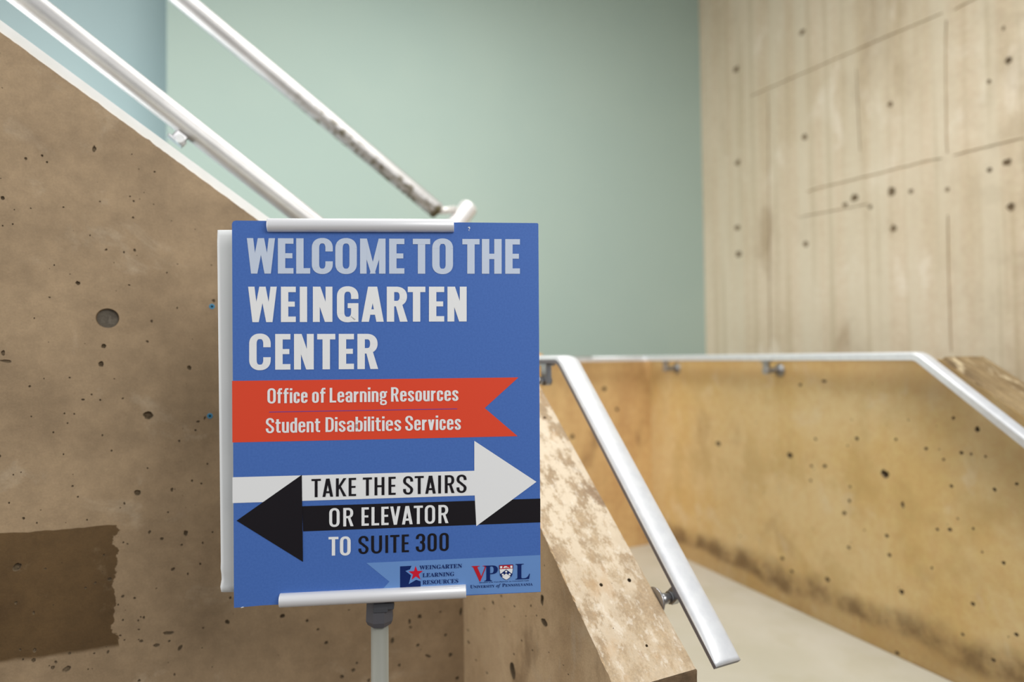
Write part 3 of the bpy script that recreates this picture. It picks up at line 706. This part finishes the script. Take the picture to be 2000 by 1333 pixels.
# ---- condensed grotesque lettering drawn stroke by stroke
def arcpts(cx, cy, rx, ry, a0, a1, n=14, e=2.3):
    out = []
    for i in range(n+1):
        a = math.radians(a0+(a1-a0)*i/n); c_, s_ = math.cos(a), math.sin(a)
        out.append((cx+rx*math.copysign(abs(c_)**(2/e), c_), cy+ry*math.copysign(abs(s_)**(2/e), s_)))
    return out
def bez(p0, p1, p2, p3, n=10):
    return [tuple((1-t)**3*a+3*(1-t)**2*t*b+3*(1-t)*t*t*c+t**3*d for a, b, c, d in zip(p0, p1, p2, p3)) for t in [i/n for i in range(n+1)]]
def stroke(pts, tv, th):
    P = [pts[0]]
    for p in pts[1:]:
        if math.hypot(p[0]-P[-1][0], p[1]-P[-1][1]) > 1e-5: P.append(p)
    L = []; R = []
    for i, p in enumerate(P):
        a = P[max(i-1, 0)]; b = P[min(i+1, len(P)-1)]; dx, dy = b[0]-a[0], b[1]-a[1]; l = math.hypot(dx, dy); nx, ny = -dy/l, dx/l
        L.append((p[0]+nx*tv/2, p[1]+ny*th/2)); R.append((p[0]-nx*tv/2, p[1]-ny*th/2))
    return [[L[i], L[i+1], R[i+1], R[i]] for i in range(len(L)-1)]
def rc(x0, y0, x1, y1): return [[(x0, y0), (x1, y0), (x1, y1), (x0, y1)]]
def para(xb, xt, y0, y1, w_): return [[(xb, y0), (xb+w_, y0), (xt+w_, y1), (xt, y1)]]
def ringO(w_, s, h, y0, y1, gap=None, e=2.35):
    """rounded-end O from y0 to y1; gap=(g0,g1) opens its right side"""
    rx = w_/2-s/2; ry = min(rx*1.12, (y1-y0)/2-h/2); cx = w_/2; yt = y1-h/2-ry; yb = y0+h/2+ry
    out = []
    if gap is None:
        pts = arcpts(cx, yt, rx, ry, 0, 180, 20, e)+arcpts(cx, yb, rx, ry, 180, 360, 20, e); pts.append((pts[0])); out += stroke(pts, s, h)
        out += rc(w_-s, yb, w_, yt) if yt > yb else []
    else:
        pts = [(w_-s/2, gap[1])]+([(w_-s/2, yt)] if gap[1] < yt else [])
        pts += arcpts(cx, yt, rx, ry, 0 if gap[1] <= yt else 25, 180, 20, e)+arcpts(cx, yb, rx, ry, 180, 360 if gap[0] >= yb else 335, 20, e)
        pts += [(w_-s/2, gap[0])] if gap[0] >= yb else []
        if gap[1] > yt: pts = pts[1:]
        out += stroke(pts, s, h)
    return out
def bowlD(x0, w_, s, h, y0, y1, stem=True):
    ry = min((w_-x0)*.62, (y1-y0)/2-h/2); rx = (w_-x0)*.52; cx = w_-s/2-rx
    pts = [(x0, y1-h/2), (cx, y1-h/2)]+arcpts(cx, y1-h/2-ry, rx, ry, 90, 0, 12, 2.3)+arcpts(cx, y0+h/2+ry, rx, ry, 0, -90, 12, 2.3)+[(x0, y0+h/2)]
    return stroke(pts, s, h)
def glyph(ch, w_, s, h):
    X = .735  # x-height
    if ch == 'I': return rc(0, 0, w_, 1)
    if ch == 'L': return rc(0, 0, s, 1)+rc(s, 0, w_, h)
    if ch == 'E': return rc(0, 0, s, 1)+rc(s, 0, w_, h)+rc(s, 1-h, w_, 1)+rc(s, .5-h*.42, w_*.93, .5+h*.5)
    if ch == 'T': return rc(0, 1-h, w_, 1)+rc(w_/2-s/2, 0, w_/2+s/2, 1-h)
    if ch == 'H': return rc(0, 0, s, 1)+rc(w_-s, 0, w_, 1)+rc(s, .5-h/2, w_-s, .5+h/2)
    if ch == 'N': return rc(0, 0, s*.93, 1)+rc(w_-s*.93, 0, w_, 1)+[[(0, 1), (s*1.02, 1), (w_, 0), (w_-s*1.02, 0)]]
    if ch == 'M': c = w_/2; k_ = s*.40; return rc(0, 0, s*.88, 1)+rc(w_-s*.88, 0, w_, 1)+[[(0, 1), (s*.93, 1), (c+k_, 0), (c-k_*.6, 0)], [(w_-s*.93, 1), (w_, 1), (c+k_*.6, 0), (c-k_, 0)]]
    if ch == 'W':
        a = w_*.265; k_ = s*.86; c = w_/2
        return [[(0, 1), (k_, 1), (a+k_*.48, 0), (a-k_*.52, 0)], [(c-k_*.5, 1), (c+k_*.5, 1), (a+k_*.48, 0), (a-k_*.52, 0)], [(c-k_*.5, 1), (c+k_*.5, 1), (w_-a+k_*.52, 0), (w_-a-k_*.48, 0)], [(w_-k_, 1), (w_, 1), (w_-a+k_*.52, 0), (w_-a-k_*.48, 0)]]
    if ch in 'Vv':
        t = 1 if ch == 'V' else X; c = w_/2; k_ = s*1.03
        return [[(0, t), (k_, t), (c+k_*.5, 0), (c-k_*.5, 0)], [(w_-k_, t), (w_, t), (c+k_*.5, 0), (c-k_*.5, 0)]]
    if ch == 'A': c = w_/2; k_ = s*1.0; return [[(0, 0), (k_, 0), (c+k_*.45, 1), (c-k_*.62, 1)], [(w_-k_, 0), (w_, 0), (c+k_*.62, 1), (c-k_*.45, 1)], [(w_*.24, .2), (w_*.76, .2), (w_*.70, .2+h), (w_*.30, .2+h)]]
    if ch == 'K': return rc(0, 0, s, 1)+[[(s*.8, .33), (s*.8, .56), (w_-s*1.1, 1), (w_, 1)], [(w_*.42, .60), (w_*.42-s*.35, .46), (w_-s*1.12, 0), (w_, 0)]]
    if ch in 'O0': return ringO(w_, s, h, -.012, 1.012)
    if ch == 'C': return ringO(w_, s, h, -.012, 1.012, (.35, .63))
    if ch == 'G': return ringO(w_, s, h, -.012, 1.012, (.30, .65))+rc(w_-s, .0, w_, .53)+rc(w_*.5, .53-h*.9, w_, .53)
    if ch == 'U': ry = w_*.5; return stroke([(s/2, 1), (s/2, ry)]+arcpts(w_/2, ry-.012+h/2*.0, w_/2-s/2, ry-h/2, 180, 360, 20, 2.3)+[(w_-s/2, ry), (w_-s/2, 1)], s, h)
    if ch == 'D': return rc(0, 0, s, 1)+bowlD(s*.9, w_, s, h, 0, 1)
    if ch == 'P': return rc(0, 0, s, 1)+bowlD(s*.9, w_, s, h, .43, 1)
    if ch == 'R': return rc(0, 0, s, 1)+bowlD(s*.9, w_*.97, s, h, .44, 1)+[[(w_*.42, .48), (w_*.42+s*.92, .48), (w_, 0), (w_-s*1.04, 0)]]
    if ch in 'Ss':
        t = 1.012 if ch == 'S' else X+.012; b = -.012; hh = t-b; l, r = s/2, w_-s/2; c = w_/2; ry = min((r-l)*.55, hh*.22)
        pts = [(r, b+hh*.70), (r, t-h/2-ry)]+arcpts(c, t-h/2-ry, c-l, ry, 0, 180, 14)
        pts += bez((l, t-h/2-ry), (l, b+hh*.60), (c-(c-l)*.25, b+hh*.56), (c, b+hh*.50))[1:]+bez((c, b+hh*.50), (c+(c-l)*.3, b+hh*.43), (r, b+hh*.38), (r, b+h/2+ry))[1:]
        pts += arcpts(c, b+h/2+ry, c-l, ry, 0, -180, 14)[1:]+[(l, b+hh*.31)]
        return stroke(pts, s, h)
    if ch == '3':
        l, r = s/2, w_-s/2; c = w_/2; t = 1.012; b = -.012; ry = .2
        up_ = [(l, .72)]+arcpts(c, t-h/2-ry, c-l, ry, 180, 0, 14)+bez((r, .78), (r, .62), (r-.02, .54), (c-.02, .535))
        lo = bez((c-.02, .535), (r-.02, .52), (r, .44), (r, .27))+arcpts(c, b+h/2+ry, c-l, ry, 0, -180, 14)+[(l, .30)]
        return stroke(up_, s, h)+stroke(lo, s, h)
    if ch == 'i': return rc(0, 0, w_, X)+rc(0, .86, w_, 1.0)
    if ch == 'l': return rc(0, 0, w_, 1)
    if ch == 'o': return ringO(w_, s, h, -.01, X+.01)
    if ch == 'c': return ringO(w_, s, h, -.01, X+.01, (.27, .46))
    if ch == 'e': return ringO(w_, s, h, -.01, X+.01, (.22, .36))+rc(s*.5, .36, w_, .36+h*.85)+rc(w_-s, .36, w_, .5)
    if ch == 'a': return stroke([(s/2, .50), (s/2, X-.19)]+arcpts(w_/2, X+.01-h/2-.13, w_/2-s/2, .13, 180, 0, 14)+[(w_-s/2, 0)], s, h)+ringO(w_*.98, s, h, -.01, .44)
    if ch in 'nr':
        if ch == 'r': return rc(0, 0, s, X)+stroke([(s*.7, X-.20), (s*1.1, X-.1), (w_*.8, X-h*.62), (w_, X-h*.55)], s, h*1.1)
        return rc(0, 0, s, X)+stroke([(s/2, X-.2)]+arcpts(w_/2, X+.01-h/2-.14, w_/2-s/2, .14, 170, 0, 14)+[(w_-s/2, 0)], s, h)
    if ch == 'u': return rc(w_-s, 0, w_, X)+stroke([(s/2, X), (s/2, .15)]+arcpts(w_/2, -.01+h/2+.14, w_/2-s/2, .14, 180, 350, 14)+[(w_-s/2, .2)], s, h)
    if ch == 'd': return rc(w_-s, 0, w_, 1)+ringO(w_, s, h, -.01, X+.01)
    if ch == 'b': return rc(0, 0, s, 1)+ringO(w_, s, h, -.01, X+.01)
    if ch == 'g': return ringO(w_*.88, s, h, .24, X+.01)+stroke([(w_*.2, .27), (w_*.12, .16), (w_*.3, .10), (w_*.75, .07), (w_-s*.45, -.04), (w_*.8, -.15), (w_*.5, -.18), (w_*.2, -.16), (s*.45, -.07), (w_*.22, .05)], s*.8, h*.85)+rc(w_*.8, X-h, w_, X)
    if ch == 't': return stroke([(w_*.42, .92), (w_*.42, .14), (w_*.5, .07), (w_, .06)], s, h)+rc(0, X-h, w_, X)
    if ch == 'f': return stroke([(w_*.42, 0), (w_*.42, .84), (w_*.52, .945), (w_, .95)], s, h)+rc(0, X-h, w_, X)
    return []
ADV = dict(O=.54, f=.33, i=.16, c=.40, e=.42, o=.42, L=.40, a=.43, r=.30, n=.42, g=.46, R=.50, s=.40, u=.42, S=.50, t=.32, d=.42, D=.48, b=.42, l=.16, v=.42,
           T=.52, A=.58, K=.58, E=.41, H=.53, I=.16, V=.58, U=.56)
ADV['0'] = .50; ADV['3'] = .50
def lay(polys, ox_, out_, mapf):
    for P in polys: out_.append([mapf(ox_+p[0], p[1]) for p in P])
def line_map(b0, b1, t0, t1):
    """b0,b1 baseline end points and t0,t1 cap-line end points (photograph pixels); x is a pixel x, t 0..1"""
    def f(x, t):
        yb = b0[1]+(b1[1]-b0[1])*(x-b0[0])/(b1[0]-b0[0]); yt = t0[1]+(t1[1]-t0[1])*(x-t0[0])/(t1[0]-t0[0])
        return S(x, yb+(yt-yb)*t)
    return f
def letters(name, spec, b0, b1, t0, t1, s, h, level, mt, label=None):
    """spec: (char, x0, x1) in pixels"""
    H = abs(b0[1]-t0[1]); f = line_map(b0, b1, t0, t1); out_ = []
    for ch, xa, xb_ in spec:
        W = (xb_-xa)/H
        lay(glyph(ch, W, s, h), 0, out_, lambda x, t, xa=xa: f(xa+x*H, t))
    return flat_part(name, out_, level, mt, label=label)
def word(txt, xa, xb_, H, s, gap):
    tot = sum(s if c in 'Ili' else ADV[c] for c in txt); ng = len(txt)-1; W = (xb_-xa)/H
    k_ = (W-ng*gap-sum(s for c in txt if c in 'Ili'))/sum(ADV[c] for c in txt if c not in 'Ili')
    out_ = []; x = xa
    for c in txt:
        ww = s if c in 'Ili' else ADV[c]*k_; out_.append((c, x, x+ww*H)); x += (ww+gap)*H
    return out_
z2 = lambda x, y: (400+x/2.855, 380+y/2.855)
zx = lambda x: 400+x/2.855
def big(name, spec, yb0, yb1, yt0, yt1, mt):
    sp = [(c, zx(a), zx(b)) for c, a, b in spec]; xa, xb_ = spec[0][1], spec[-1][2]
    letters(name, sp, z2(xa, yb0), z2(xb_, yb1), z2(xa, yt0), z2(xb_, yt1), .208, .155, 2, mt)
big('lettering', [('W',235,392),('E',408,495),('L',510,588),('C',597,714),('O',728,848),('M',866,1008),('E',1028,1113),('T',1160,1257),('O',1268,1384),('T',1436,1532),('H',1545,1655),('E',1675,1757)], 442, 443, 244, 250, i_pale)
big('lettering', [('W',242,402),('E',425,508),('I',530,571),('N',603,712),('G',737,857),('A',874,998),('R',1015,1131),('T',1132,1230),('E',1250,1335),('N',1353,1460)], 713, 709, 515, 515, i_white)
big('lettering', [('C',248,368),('E',393,478),('N',498,608),('T',627,728),('E',747,832),('R',851,967)], 979, 974, 779, 778, i_white)
b_, t_ = ((523, 788.3), (895, 783.2)), ((523, 759.3), (895, 755.6))
H_ = 29; sp = []
zz = lambda x: 500+x/4.878
for wtx, a, b in (('Office', 110, 492), ('of', 535, 662), ('Learning', 703, 1250), ('Resources', 1287, 1928)): sp += word(wtx, zz(a), zz(b), H_, .17, .085)
letters('lettering', sp, *b_, *t_, .17, .12, 3, i_white)
sp = []
for wtx, a, b in (('Student', 95, 612), ('Disabilities', 663, 1383), ('Services', 1422, 1952)): sp += word(wtx, zz(a), zz(b), H_, .17, .085)
letters('lettering', sp, (519, 846.3), (900, 839.6), (519, 817.5), (900, 811.4), .17, .12, 3, i_white)
zy = lambda x, y: (600+x/6.06, 910+y/6.06)
sp = [(c, 600+a/6.06, 600+b/6.06) for c, a, b in (('T',52,163),('A',183,308),('K',342,466),('E',492,580),('T',660,768),('H',798,915),('E',963,1048),('S',1136,1254),('T',1273,1380),('A',1398,1522),('I',1551,1584),('R',1629,1744),('S',1768,1886))]
letters('lettering', sp, zy(52, 374), zy(1886, 318), zy(52, 158), zy(1886, 106), .155, .112, 4, i_black)
sp = [(c, 600+a/6.06, 600+b/6.06) for c, a, b in (('O',262,385),('R',428,549),('E',644,730),('L',762,852),('E',878,964),('V',983,1104),('A',1122,1248),('T',1262,1369),('O',1392,1514),('R',1553,1672))]
letters('lettering', sp, zy(262, 724), zy(1672, 678), zy(262, 506), zy(1672, 462), .16, .12, 4, i_white)
sp = [(c, 600+a/6.06, 600+b/6.06) for c, a, b in (('T',253,370),('O',388,515))]
letters('lettering', sp, zy(253, 1066), zy(515, 1060), zy(253, 845), zy(515, 838), .18, .13, 2, i_white)
sp = [(c, 600+a/6.06, 600+b/6.06) for c, a, b in (('S',607,726),('U',758,886),('I',926,958),('T',983,1092),('E',1120,1204),('3',1287,1396),('0',1425,1533),('0',1566,1675))]
letters('lettering', sp, zy(607, 1046), zy(1675, 1006), zy(607, 836), zy(1675, 796), .16, .115, 2, i_black)

# ---- logos at the foot of the poster (serif capitals from Blender's own built-in font)
za = lambda x, y: (760+x/6.667, 1090+y/6.667)
flat_part('logo_square', [Sp([za(143, 112), za(410, 98), za(411, 384), za(143, 396)])], 2, i_navy)
flat_part('logo_star_ground', [Sp([za(293, 102), za(272, 150), za(213, 172), za(286, 228), za(256, 342), za(352, 286), za(413, 306), za(413, 96)])], 3, i_rib)
cx_, cy_, R_ = 348, 203, 98
star = []
for i in range(10):
    a = math.radians(-90+36*i-2); r_ = R_ if i % 2 == 0 else R_*.40; star.append(za(cx_+r_*math.cos(a), cy_+r_*math.sin(a)))
flat_part('logo_star', [Sp(star)], 4, i_crim)
def bold(tx): return ''.join(chr(0x1D400+ord(c)-65) if 'A' <= c <= 'Z' else chr(0x1D41A+ord(c)-97) if 'a' <= c <= 'z' else c for c in tx)
def ital(tx): return ''.join(chr(0x1D468+ord(c)-65) if 'A' <= c <= 'Z' else chr(0x1D482+ord(c)-97) if 'a' <= c <= 'z' else c for c in tx)
def serif_pieces(pieces, gapw=.25):
    """list of (text, size) laid one after another -> triangles in em units"""
    tris = []; x = 0
    for tx, sz in pieces:
        if tx == ' ': x += gapw*sz; continue
        cu = bpy.data.curves.new('tmp', 'FONT'); cu.body = tx; cu.size = sz; cu.resolution_u = 3
        ob = bpy.data.objects.new('tmp', cu); col.objects.link(ob); bpy.context.view_layer.update()
        me = bpy.data.meshes.new_from_object(ob.evaluated_get(bpy.context.evaluated_depsgraph_get()))
        if len(me.vertices):
            mx = min(q.co.x for q in me.vertices); Mx = max(q.co.x for q in me.vertices)
            for p in me.polygons: tris.append([(me.vertices[i].co.x-mx+x, me.vertices[i].co.y) for i in p.vertices])
            x += Mx-mx+.05*sz
        bpy.data.objects.remove(ob); bpy.data.curves.remove(cu); bpy.data.meshes.remove(me)
    return tris
def serif(name, pieces, b0, b1, t0, t1, level, mt, gapw=.25):
    tris = serif_pieces(pieces, gapw); xs = [p[0] for t in tris for p in t]; cap = max(p[1] for t in tris[:200] for p in t)
    if not xs: return
    capref = serif_cap*pieces[0][1]
    x0_, x1_ = min(xs), max(xs); f = line_map(b0, b1, t0, t1)
    polys = [[f(b0[0]+(p[0]-x0_)/(x1_-x0_)*(b1[0]-b0[0]), p[1]/capref) for p in t] for t in tris]
    bm = bmesh.new(); y = -.0003*level
    for P in polys: bm.faces.new([bm.verts.new((p[0], y, p[1])) for p in P])
    bm.normal_update()
    for fc in bm.faces:
        if fc.normal.y > 0: fc.normal_flip()
    return bmo(name, bm, mt, frS.m, sign, recalc=False)
tmp = serif_pieces([(bold('H'), 1)]); serif_cap = max(p[1] for t in tmp for p in t) if tmp else .7
serif('lettering', [(bold('WEINGARTEN'), 1)], za(395, 151), za(950, 128), za(395, 101), za(950, 76), 5, i_navy)
serif('lettering', [(bold('LEARNING'), 1)], za(437, 251), za(850, 233), za(437, 200), za(850, 182), 5, i_navy)
serif('lettering', [(bold('RESOURCES'), 1)], za(437, 347), za(900, 325), za(437, 293), za(900, 272), 5, i_navy)
def serif_one(ch, xa, xb_, yb, yt, dy, mt, lv=4):
    return serif('lettering', [(bold(ch), 1)], za(xa, yb), za(xb_, yb-dy), za(xa, yt), za(xb_, yt-dy), lv, mt)
serif_one('V', 1074, 1285, 308, 108, 8, i_dkred, 3)
serif_one('P', 1240, 1415, 306, 102, 6, i_navy, 4)
serif_one('L', 1645, 1833, 282, 80, 8, i_navy, 4)
serif('lettering', [(bold('U'), 1), (bold('NIVERSITY'), .76), (' ', 1), (ital('of'), 1), (' ', 1), (bold('P'), 1), (bold('ENNSYLVANIA'), .76)], za(1057, 397), za(1868, 360), za(1057, 355), za(1868, 318), 3, i_navy)
serif('lettering', [(bold('D'), 1), (bold('IVISION'), .8), (' ', 1), (ital('of the'), .9), (' ', 1), (bold('V'), 1), (bold('ICE'), .8), (' ', 1), (bold('P'), 1), (bold('ROVOST'), .8), (' ', 1), (ital('for'), .9), (' ', 1), (bold('U'), 1), (bold('NIVERSITY'), .8), (' ', 1), (bold('L'), 1), (bold('IFE'), .8)],
      za(1175, 331), za(1820, 302), za(1175, 316), za(1820, 288), 3, i_navy)
# shield
def shield(k_):
    cx = 1523; xs_ = 93*k_; tp = 190-(190-90)*k_; pts = [(cx-xs_, tp+5*k_), (cx+xs_, tp-4*k_)]
    pts += bez((cx+xs_, tp-4*k_), (cx+xs_*1.03, 210), (cx+xs_*.7, 190+72*k_), (cx+2, 190+101*k_), 10)[1:]+bez((cx+2, 190+101*k_), (cx-xs_*.7, 190+76*k_), (cx-xs_*1.0, 215), (cx-xs_, tp+5*k_), 10)[1:-1]
    return pts
flat_part('crest', [Sp([za(*p) for p in shield(1)])], 3, i_navy); flat_part('crest_field', [Sp([za(*p) for p in shield(.93)])], 4, i_white)
flat_part('crest_chief', [Sp([za(1437, 98), za(1609, 90), za(1609, 137), za(1438, 146)])], 5, i_dkred)
flat_part('crest_chevron', [Sp([za(1523, 150), za(1607, 212), za(1588, 247), za(1523, 200)]), Sp([za(1523, 150), za(1523, 200), za(1463, 250), za(1440, 216)])], 5, i_navy)
ds_ = []
for (x, y) in ((1523, 178), (1480, 217), (1568, 213)): ds_.append(Sp([za(x+14*math.cos(a), y+14*math.sin(a)) for a in [i*math.pi/6 for i in range(12)]]))
ds_ += [Sp([za(1444, 108), za(1472, 106), za(1472, 134), za(1444, 136)]), Sp([za(1577, 100), za(1603, 99), za(1603, 130), za(1577, 131)]), Sp([za(1484, 130), za(1500, 106), za(1530, 108), za(1548, 124), za(1562, 116), za(1560, 130), za(1520, 124), za(1500, 132)])]
flat_part('crest_charges', ds_, 6, i_white)
flat_part('scratch', [Sp([(914, 444), (917, 443), (918.4, 446), (916, 449), (917, 452), (915, 450), (917, 446), (914, 445)])], 2, i_white, label='small white scratch')
flat_part('edge_nick', [Sp([(470.5, 1187), (475, 1185.4), (477, 1186.8), (471, 1188)])], 2, i_white, label='white nick in the bottom edge')

# ---- second board behind, white face, curled lower corner
yb_ = .045
def S2(x, y): return frS.px(x, y, yb_)
w0, w1, w2_ = S2(424, 449), S2(432, 1157), S2(456, 1160)
xr = w0[0]+.556
bm = bmesh.new(); nx_, nz_ = 8, 60; gr = []
H2 = w0[1]-w1[1]
for i in range(nx_+1):
    row = []
    for j in range(nz_+1):
        a = (i/nx_)**2.2; x_ = (w0[0]+(w1[0]-w0[0])*j/nz_)*(1-a)+xr*a; z_ = w0[1]-H2*j/nz_
        dpt = max(0, (.055-(z_-(w0[1]-H2))) - (x_-w1[0])*.5)/.055
        y_ = yb_-(.005*math.sin(dpt*math.pi*3.0)*min(1, dpt*2) if dpt > 0 else 0)
        dp2 = max(0, 1-math.hypot(x_-w0[0], (w0[1]-z_))/.02); y_ += .003*dp2
        row.append(bm.verts.new((x_, y_, z_)))
    gr.append(row)
for i in range(nx_):
    for j in range(nz_): bm.faces.new((gr[i][j], gr[i+1][j], gr[i+1][j+1], gr[i][j+1])).smooth = True
ex_ = bmesh.ops.extrude_face_region(bm, geom=bm.faces[:])
for e in ex_['geom']:
    if isinstance(e, bmesh.types.BMVert): e.co.y += .004
mw = flat('white_board', (224, 226, 226), .45)
back = bmo('sign_board', bm, mw, frS.m); tag(back, 'white board behind the blue sign, showing at its left edge, lower corner creased', 'sign')

# ---- pedestal stand
polx, polz = S(739, 1186)
pole_top = frS.m @ V((polx, .030, polz)); foot = hit(742, 1333, pole_top, V((0, 1, 0))); dpl = (foot-pole_top).normalized()
st_base = pole_top+dpl*((0-pole_top.z)/dpl.z)
stand = empty('sign_stand', st_base); tag(stand, 'grey pedestal sign stand with white clamp rails holding the welcome sign', 'stand'); bpy.context.view_layer.update()
mat_clamp = N('white_clamp').fin(lin(226, 226, 228), .36, .25, .4)
def clamp(pl, pr, hpx, name, flip=False):
    """half-round rail from left to right pixel point (axis), overlapping the board edge"""
    a = S(*pl); b = S(*pr); dx = V((b[0]-a[0], 0, b[1]-a[1])); L_ = dx.length; dx.normalize(); dz = V((-dx.z, 0, dx.x)); hh = hpx/2
    bm = bmesh.new(); rings = []; nn2 = 18
    prof = []
    for i in range(nn2+1):
        an = math.radians(-78+ (90+78)*i/nn2) if False else math.radians(-90+180*i/nn2)
        prof.append((-.0015-.0115*math.cos(an), hh*math.sin(an)))
    prof += [(.012, hh), (.012, hh-.002), (.007, hh-.002)] if not flip else [(.007, hh), (.012, hh), (.012, -hh)]
    prof = prof if not flip else prof
    for s_ in (0, .0015, L_-.0015, L_):
        sc2 = .96 if s_ in (0, L_) else 1
        o_ = V((a[0], 0, a[1]))+dx*s_
        rings.append([bm.verts.new(o_+V((0, p[0]*sc2 if p[0] < 0 else p[0], 0))+dz*p[1]*sc2) for p in prof])
    K_ = len(prof)
    for r1_, r2_ in zip(rings, rings[1:]):
        for i in range(K_): 
            f = bm.faces.new((r1_[i], r1_[(i+1) % K_], r2_[(i+1) % K_], r2_[i])); f.smooth = i < nn2
    bm.faces.new(rings[0]); bm.faces.new(rings[-1][::-1])
    return bmo(name, bm, mat_clamp, frS.m, stand)
pxm = .556/598
clamp((523.5, 440.5), (886.5, 441.5), 27*pxm, 'clamp_rail'); clamp((547, 1173), (910, 1155), 27*pxm, 'clamp_rail', True)
mat_collar = N('grey_plastic'); mat_collar = mat_collar.fin(lin(80, 79, 83), .42, 0, .4)
# collar: tapering rounded-square sleeve with V-shaped lower lip, and the small block above it
dx3 = frS.x; up3 = -dpl; fw3 = up3.cross(dx3).normalized(); 
cen = pole_top
def wpx(px, depth_pt): return (ray(px, 1200)*((depth_pt-EYE).y/ray(px, 1200).y)).x
hw1 = 26.5*pxm; hw2 = 22*pxm
sidec = -1 if fw3.y > 0 else 1
bm = bmesh.new(); rings = []; nseg = 8
def sq(an, r, e=3.2): c_, s_ = math.cos(an), math.sin(an); return (r*math.copysign(abs(c_)**(2/e), c_), r*math.copysign(abs(s_)**(2/e), s_))
lens = [(-.012, hw1*.93), (.012, hw1*.97), (.034, hw1), (.041, hw2*1.05)]
for li, (dd_, r_) in enumerate(lens):
    ring = []
    for i in range(nseg):
        an = 2*math.pi*(i+.5)/nseg; X_, Y_ = r_*math.cos(an)/math.cos(math.pi/8), r_*math.sin(an)/math.cos(math.pi/8)
        low = 0
        if li == 3: low = .002 if Y_*sidec > r_*.9 else 0
        ring.append(bm.verts.new(cen+dx3*X_+fw3*Y_*1+dpl*(dd_+low)))
    rings.append(ring)
for a, b in zip(rings, rings[1:]):
    for i in range(nseg): bm.faces.new((a[i], a[(i+1) % nseg], b[(i+1) % nseg], b[i]))
bm.faces.new(rings[0]); bm.faces.new(rings[-1][::-1])
co = bmo('collar', bm, mat_collar, None, stand)
bm = bmesh.new(); M_ = frame_m(cen+dx3*.0075-fw3*(-.0) + dpl*.003, dx3, fw3, up3)
tt = cen+dx3*.006+dpl*.0; sidef = -1 if fw3.y > 0 else 1
box(bm, frame_m(cen+dx3*.009+fw3*sidef*hw1*.62+dpl*.003, dx3, fw3, up3), .038, .020, .012, .002)
box(bm, frame_m(cen+dx3*.0035+fw3*sidef*hw1*.66+dpl*.009, dx3, fw3, up3), .027, .019, .010, .002)
bmo('collar_block', bm, flat('dark_plastic', (70, 71, 75), .45), None, co)
bm = bmesh.new(); tube(bm, cen+dpl*.03, st_base+V((0, 0, .012)), 17.6*pxm, 17.6*pxm, 40); pole = bmo('pole', bm, flat('pole_grey', (140, 140, 130), .5, .0, .4), None, stand)
bm = bmesh.new(); tube(bm, cen+dpl*.0+V((0, 0, 0)), frS.m @ V((S(705, 441)[0], .036, S(705, 441)[1]-.004)), .009, n=16)
bmo('spine', bm, flat('spine_grey', (150, 150, 148), .4, .4), None, stand)
for (px_, py_) in ((705, 444), (739, 1166)):
    a = S(px_, py_); bm = bmesh.new(); box(bm, frS.m @ Matrix.Translation((a[0], .023, a[1])), .03, .026, .012, .002); bmo('clamp_block', bm, mat_collar, None, stand)
bm = bmesh.new(); tube(bm, st_base, st_base+V((0, 0, .012)), .19, .186, 48); tube(bm, st_base+V((0, 0, .012)), st_base+V((0, 0, .03)), .035, .024, 32)
bmo('base_plate', bm, flat('base_grey', (120, 120, 118), .5), None, stand)
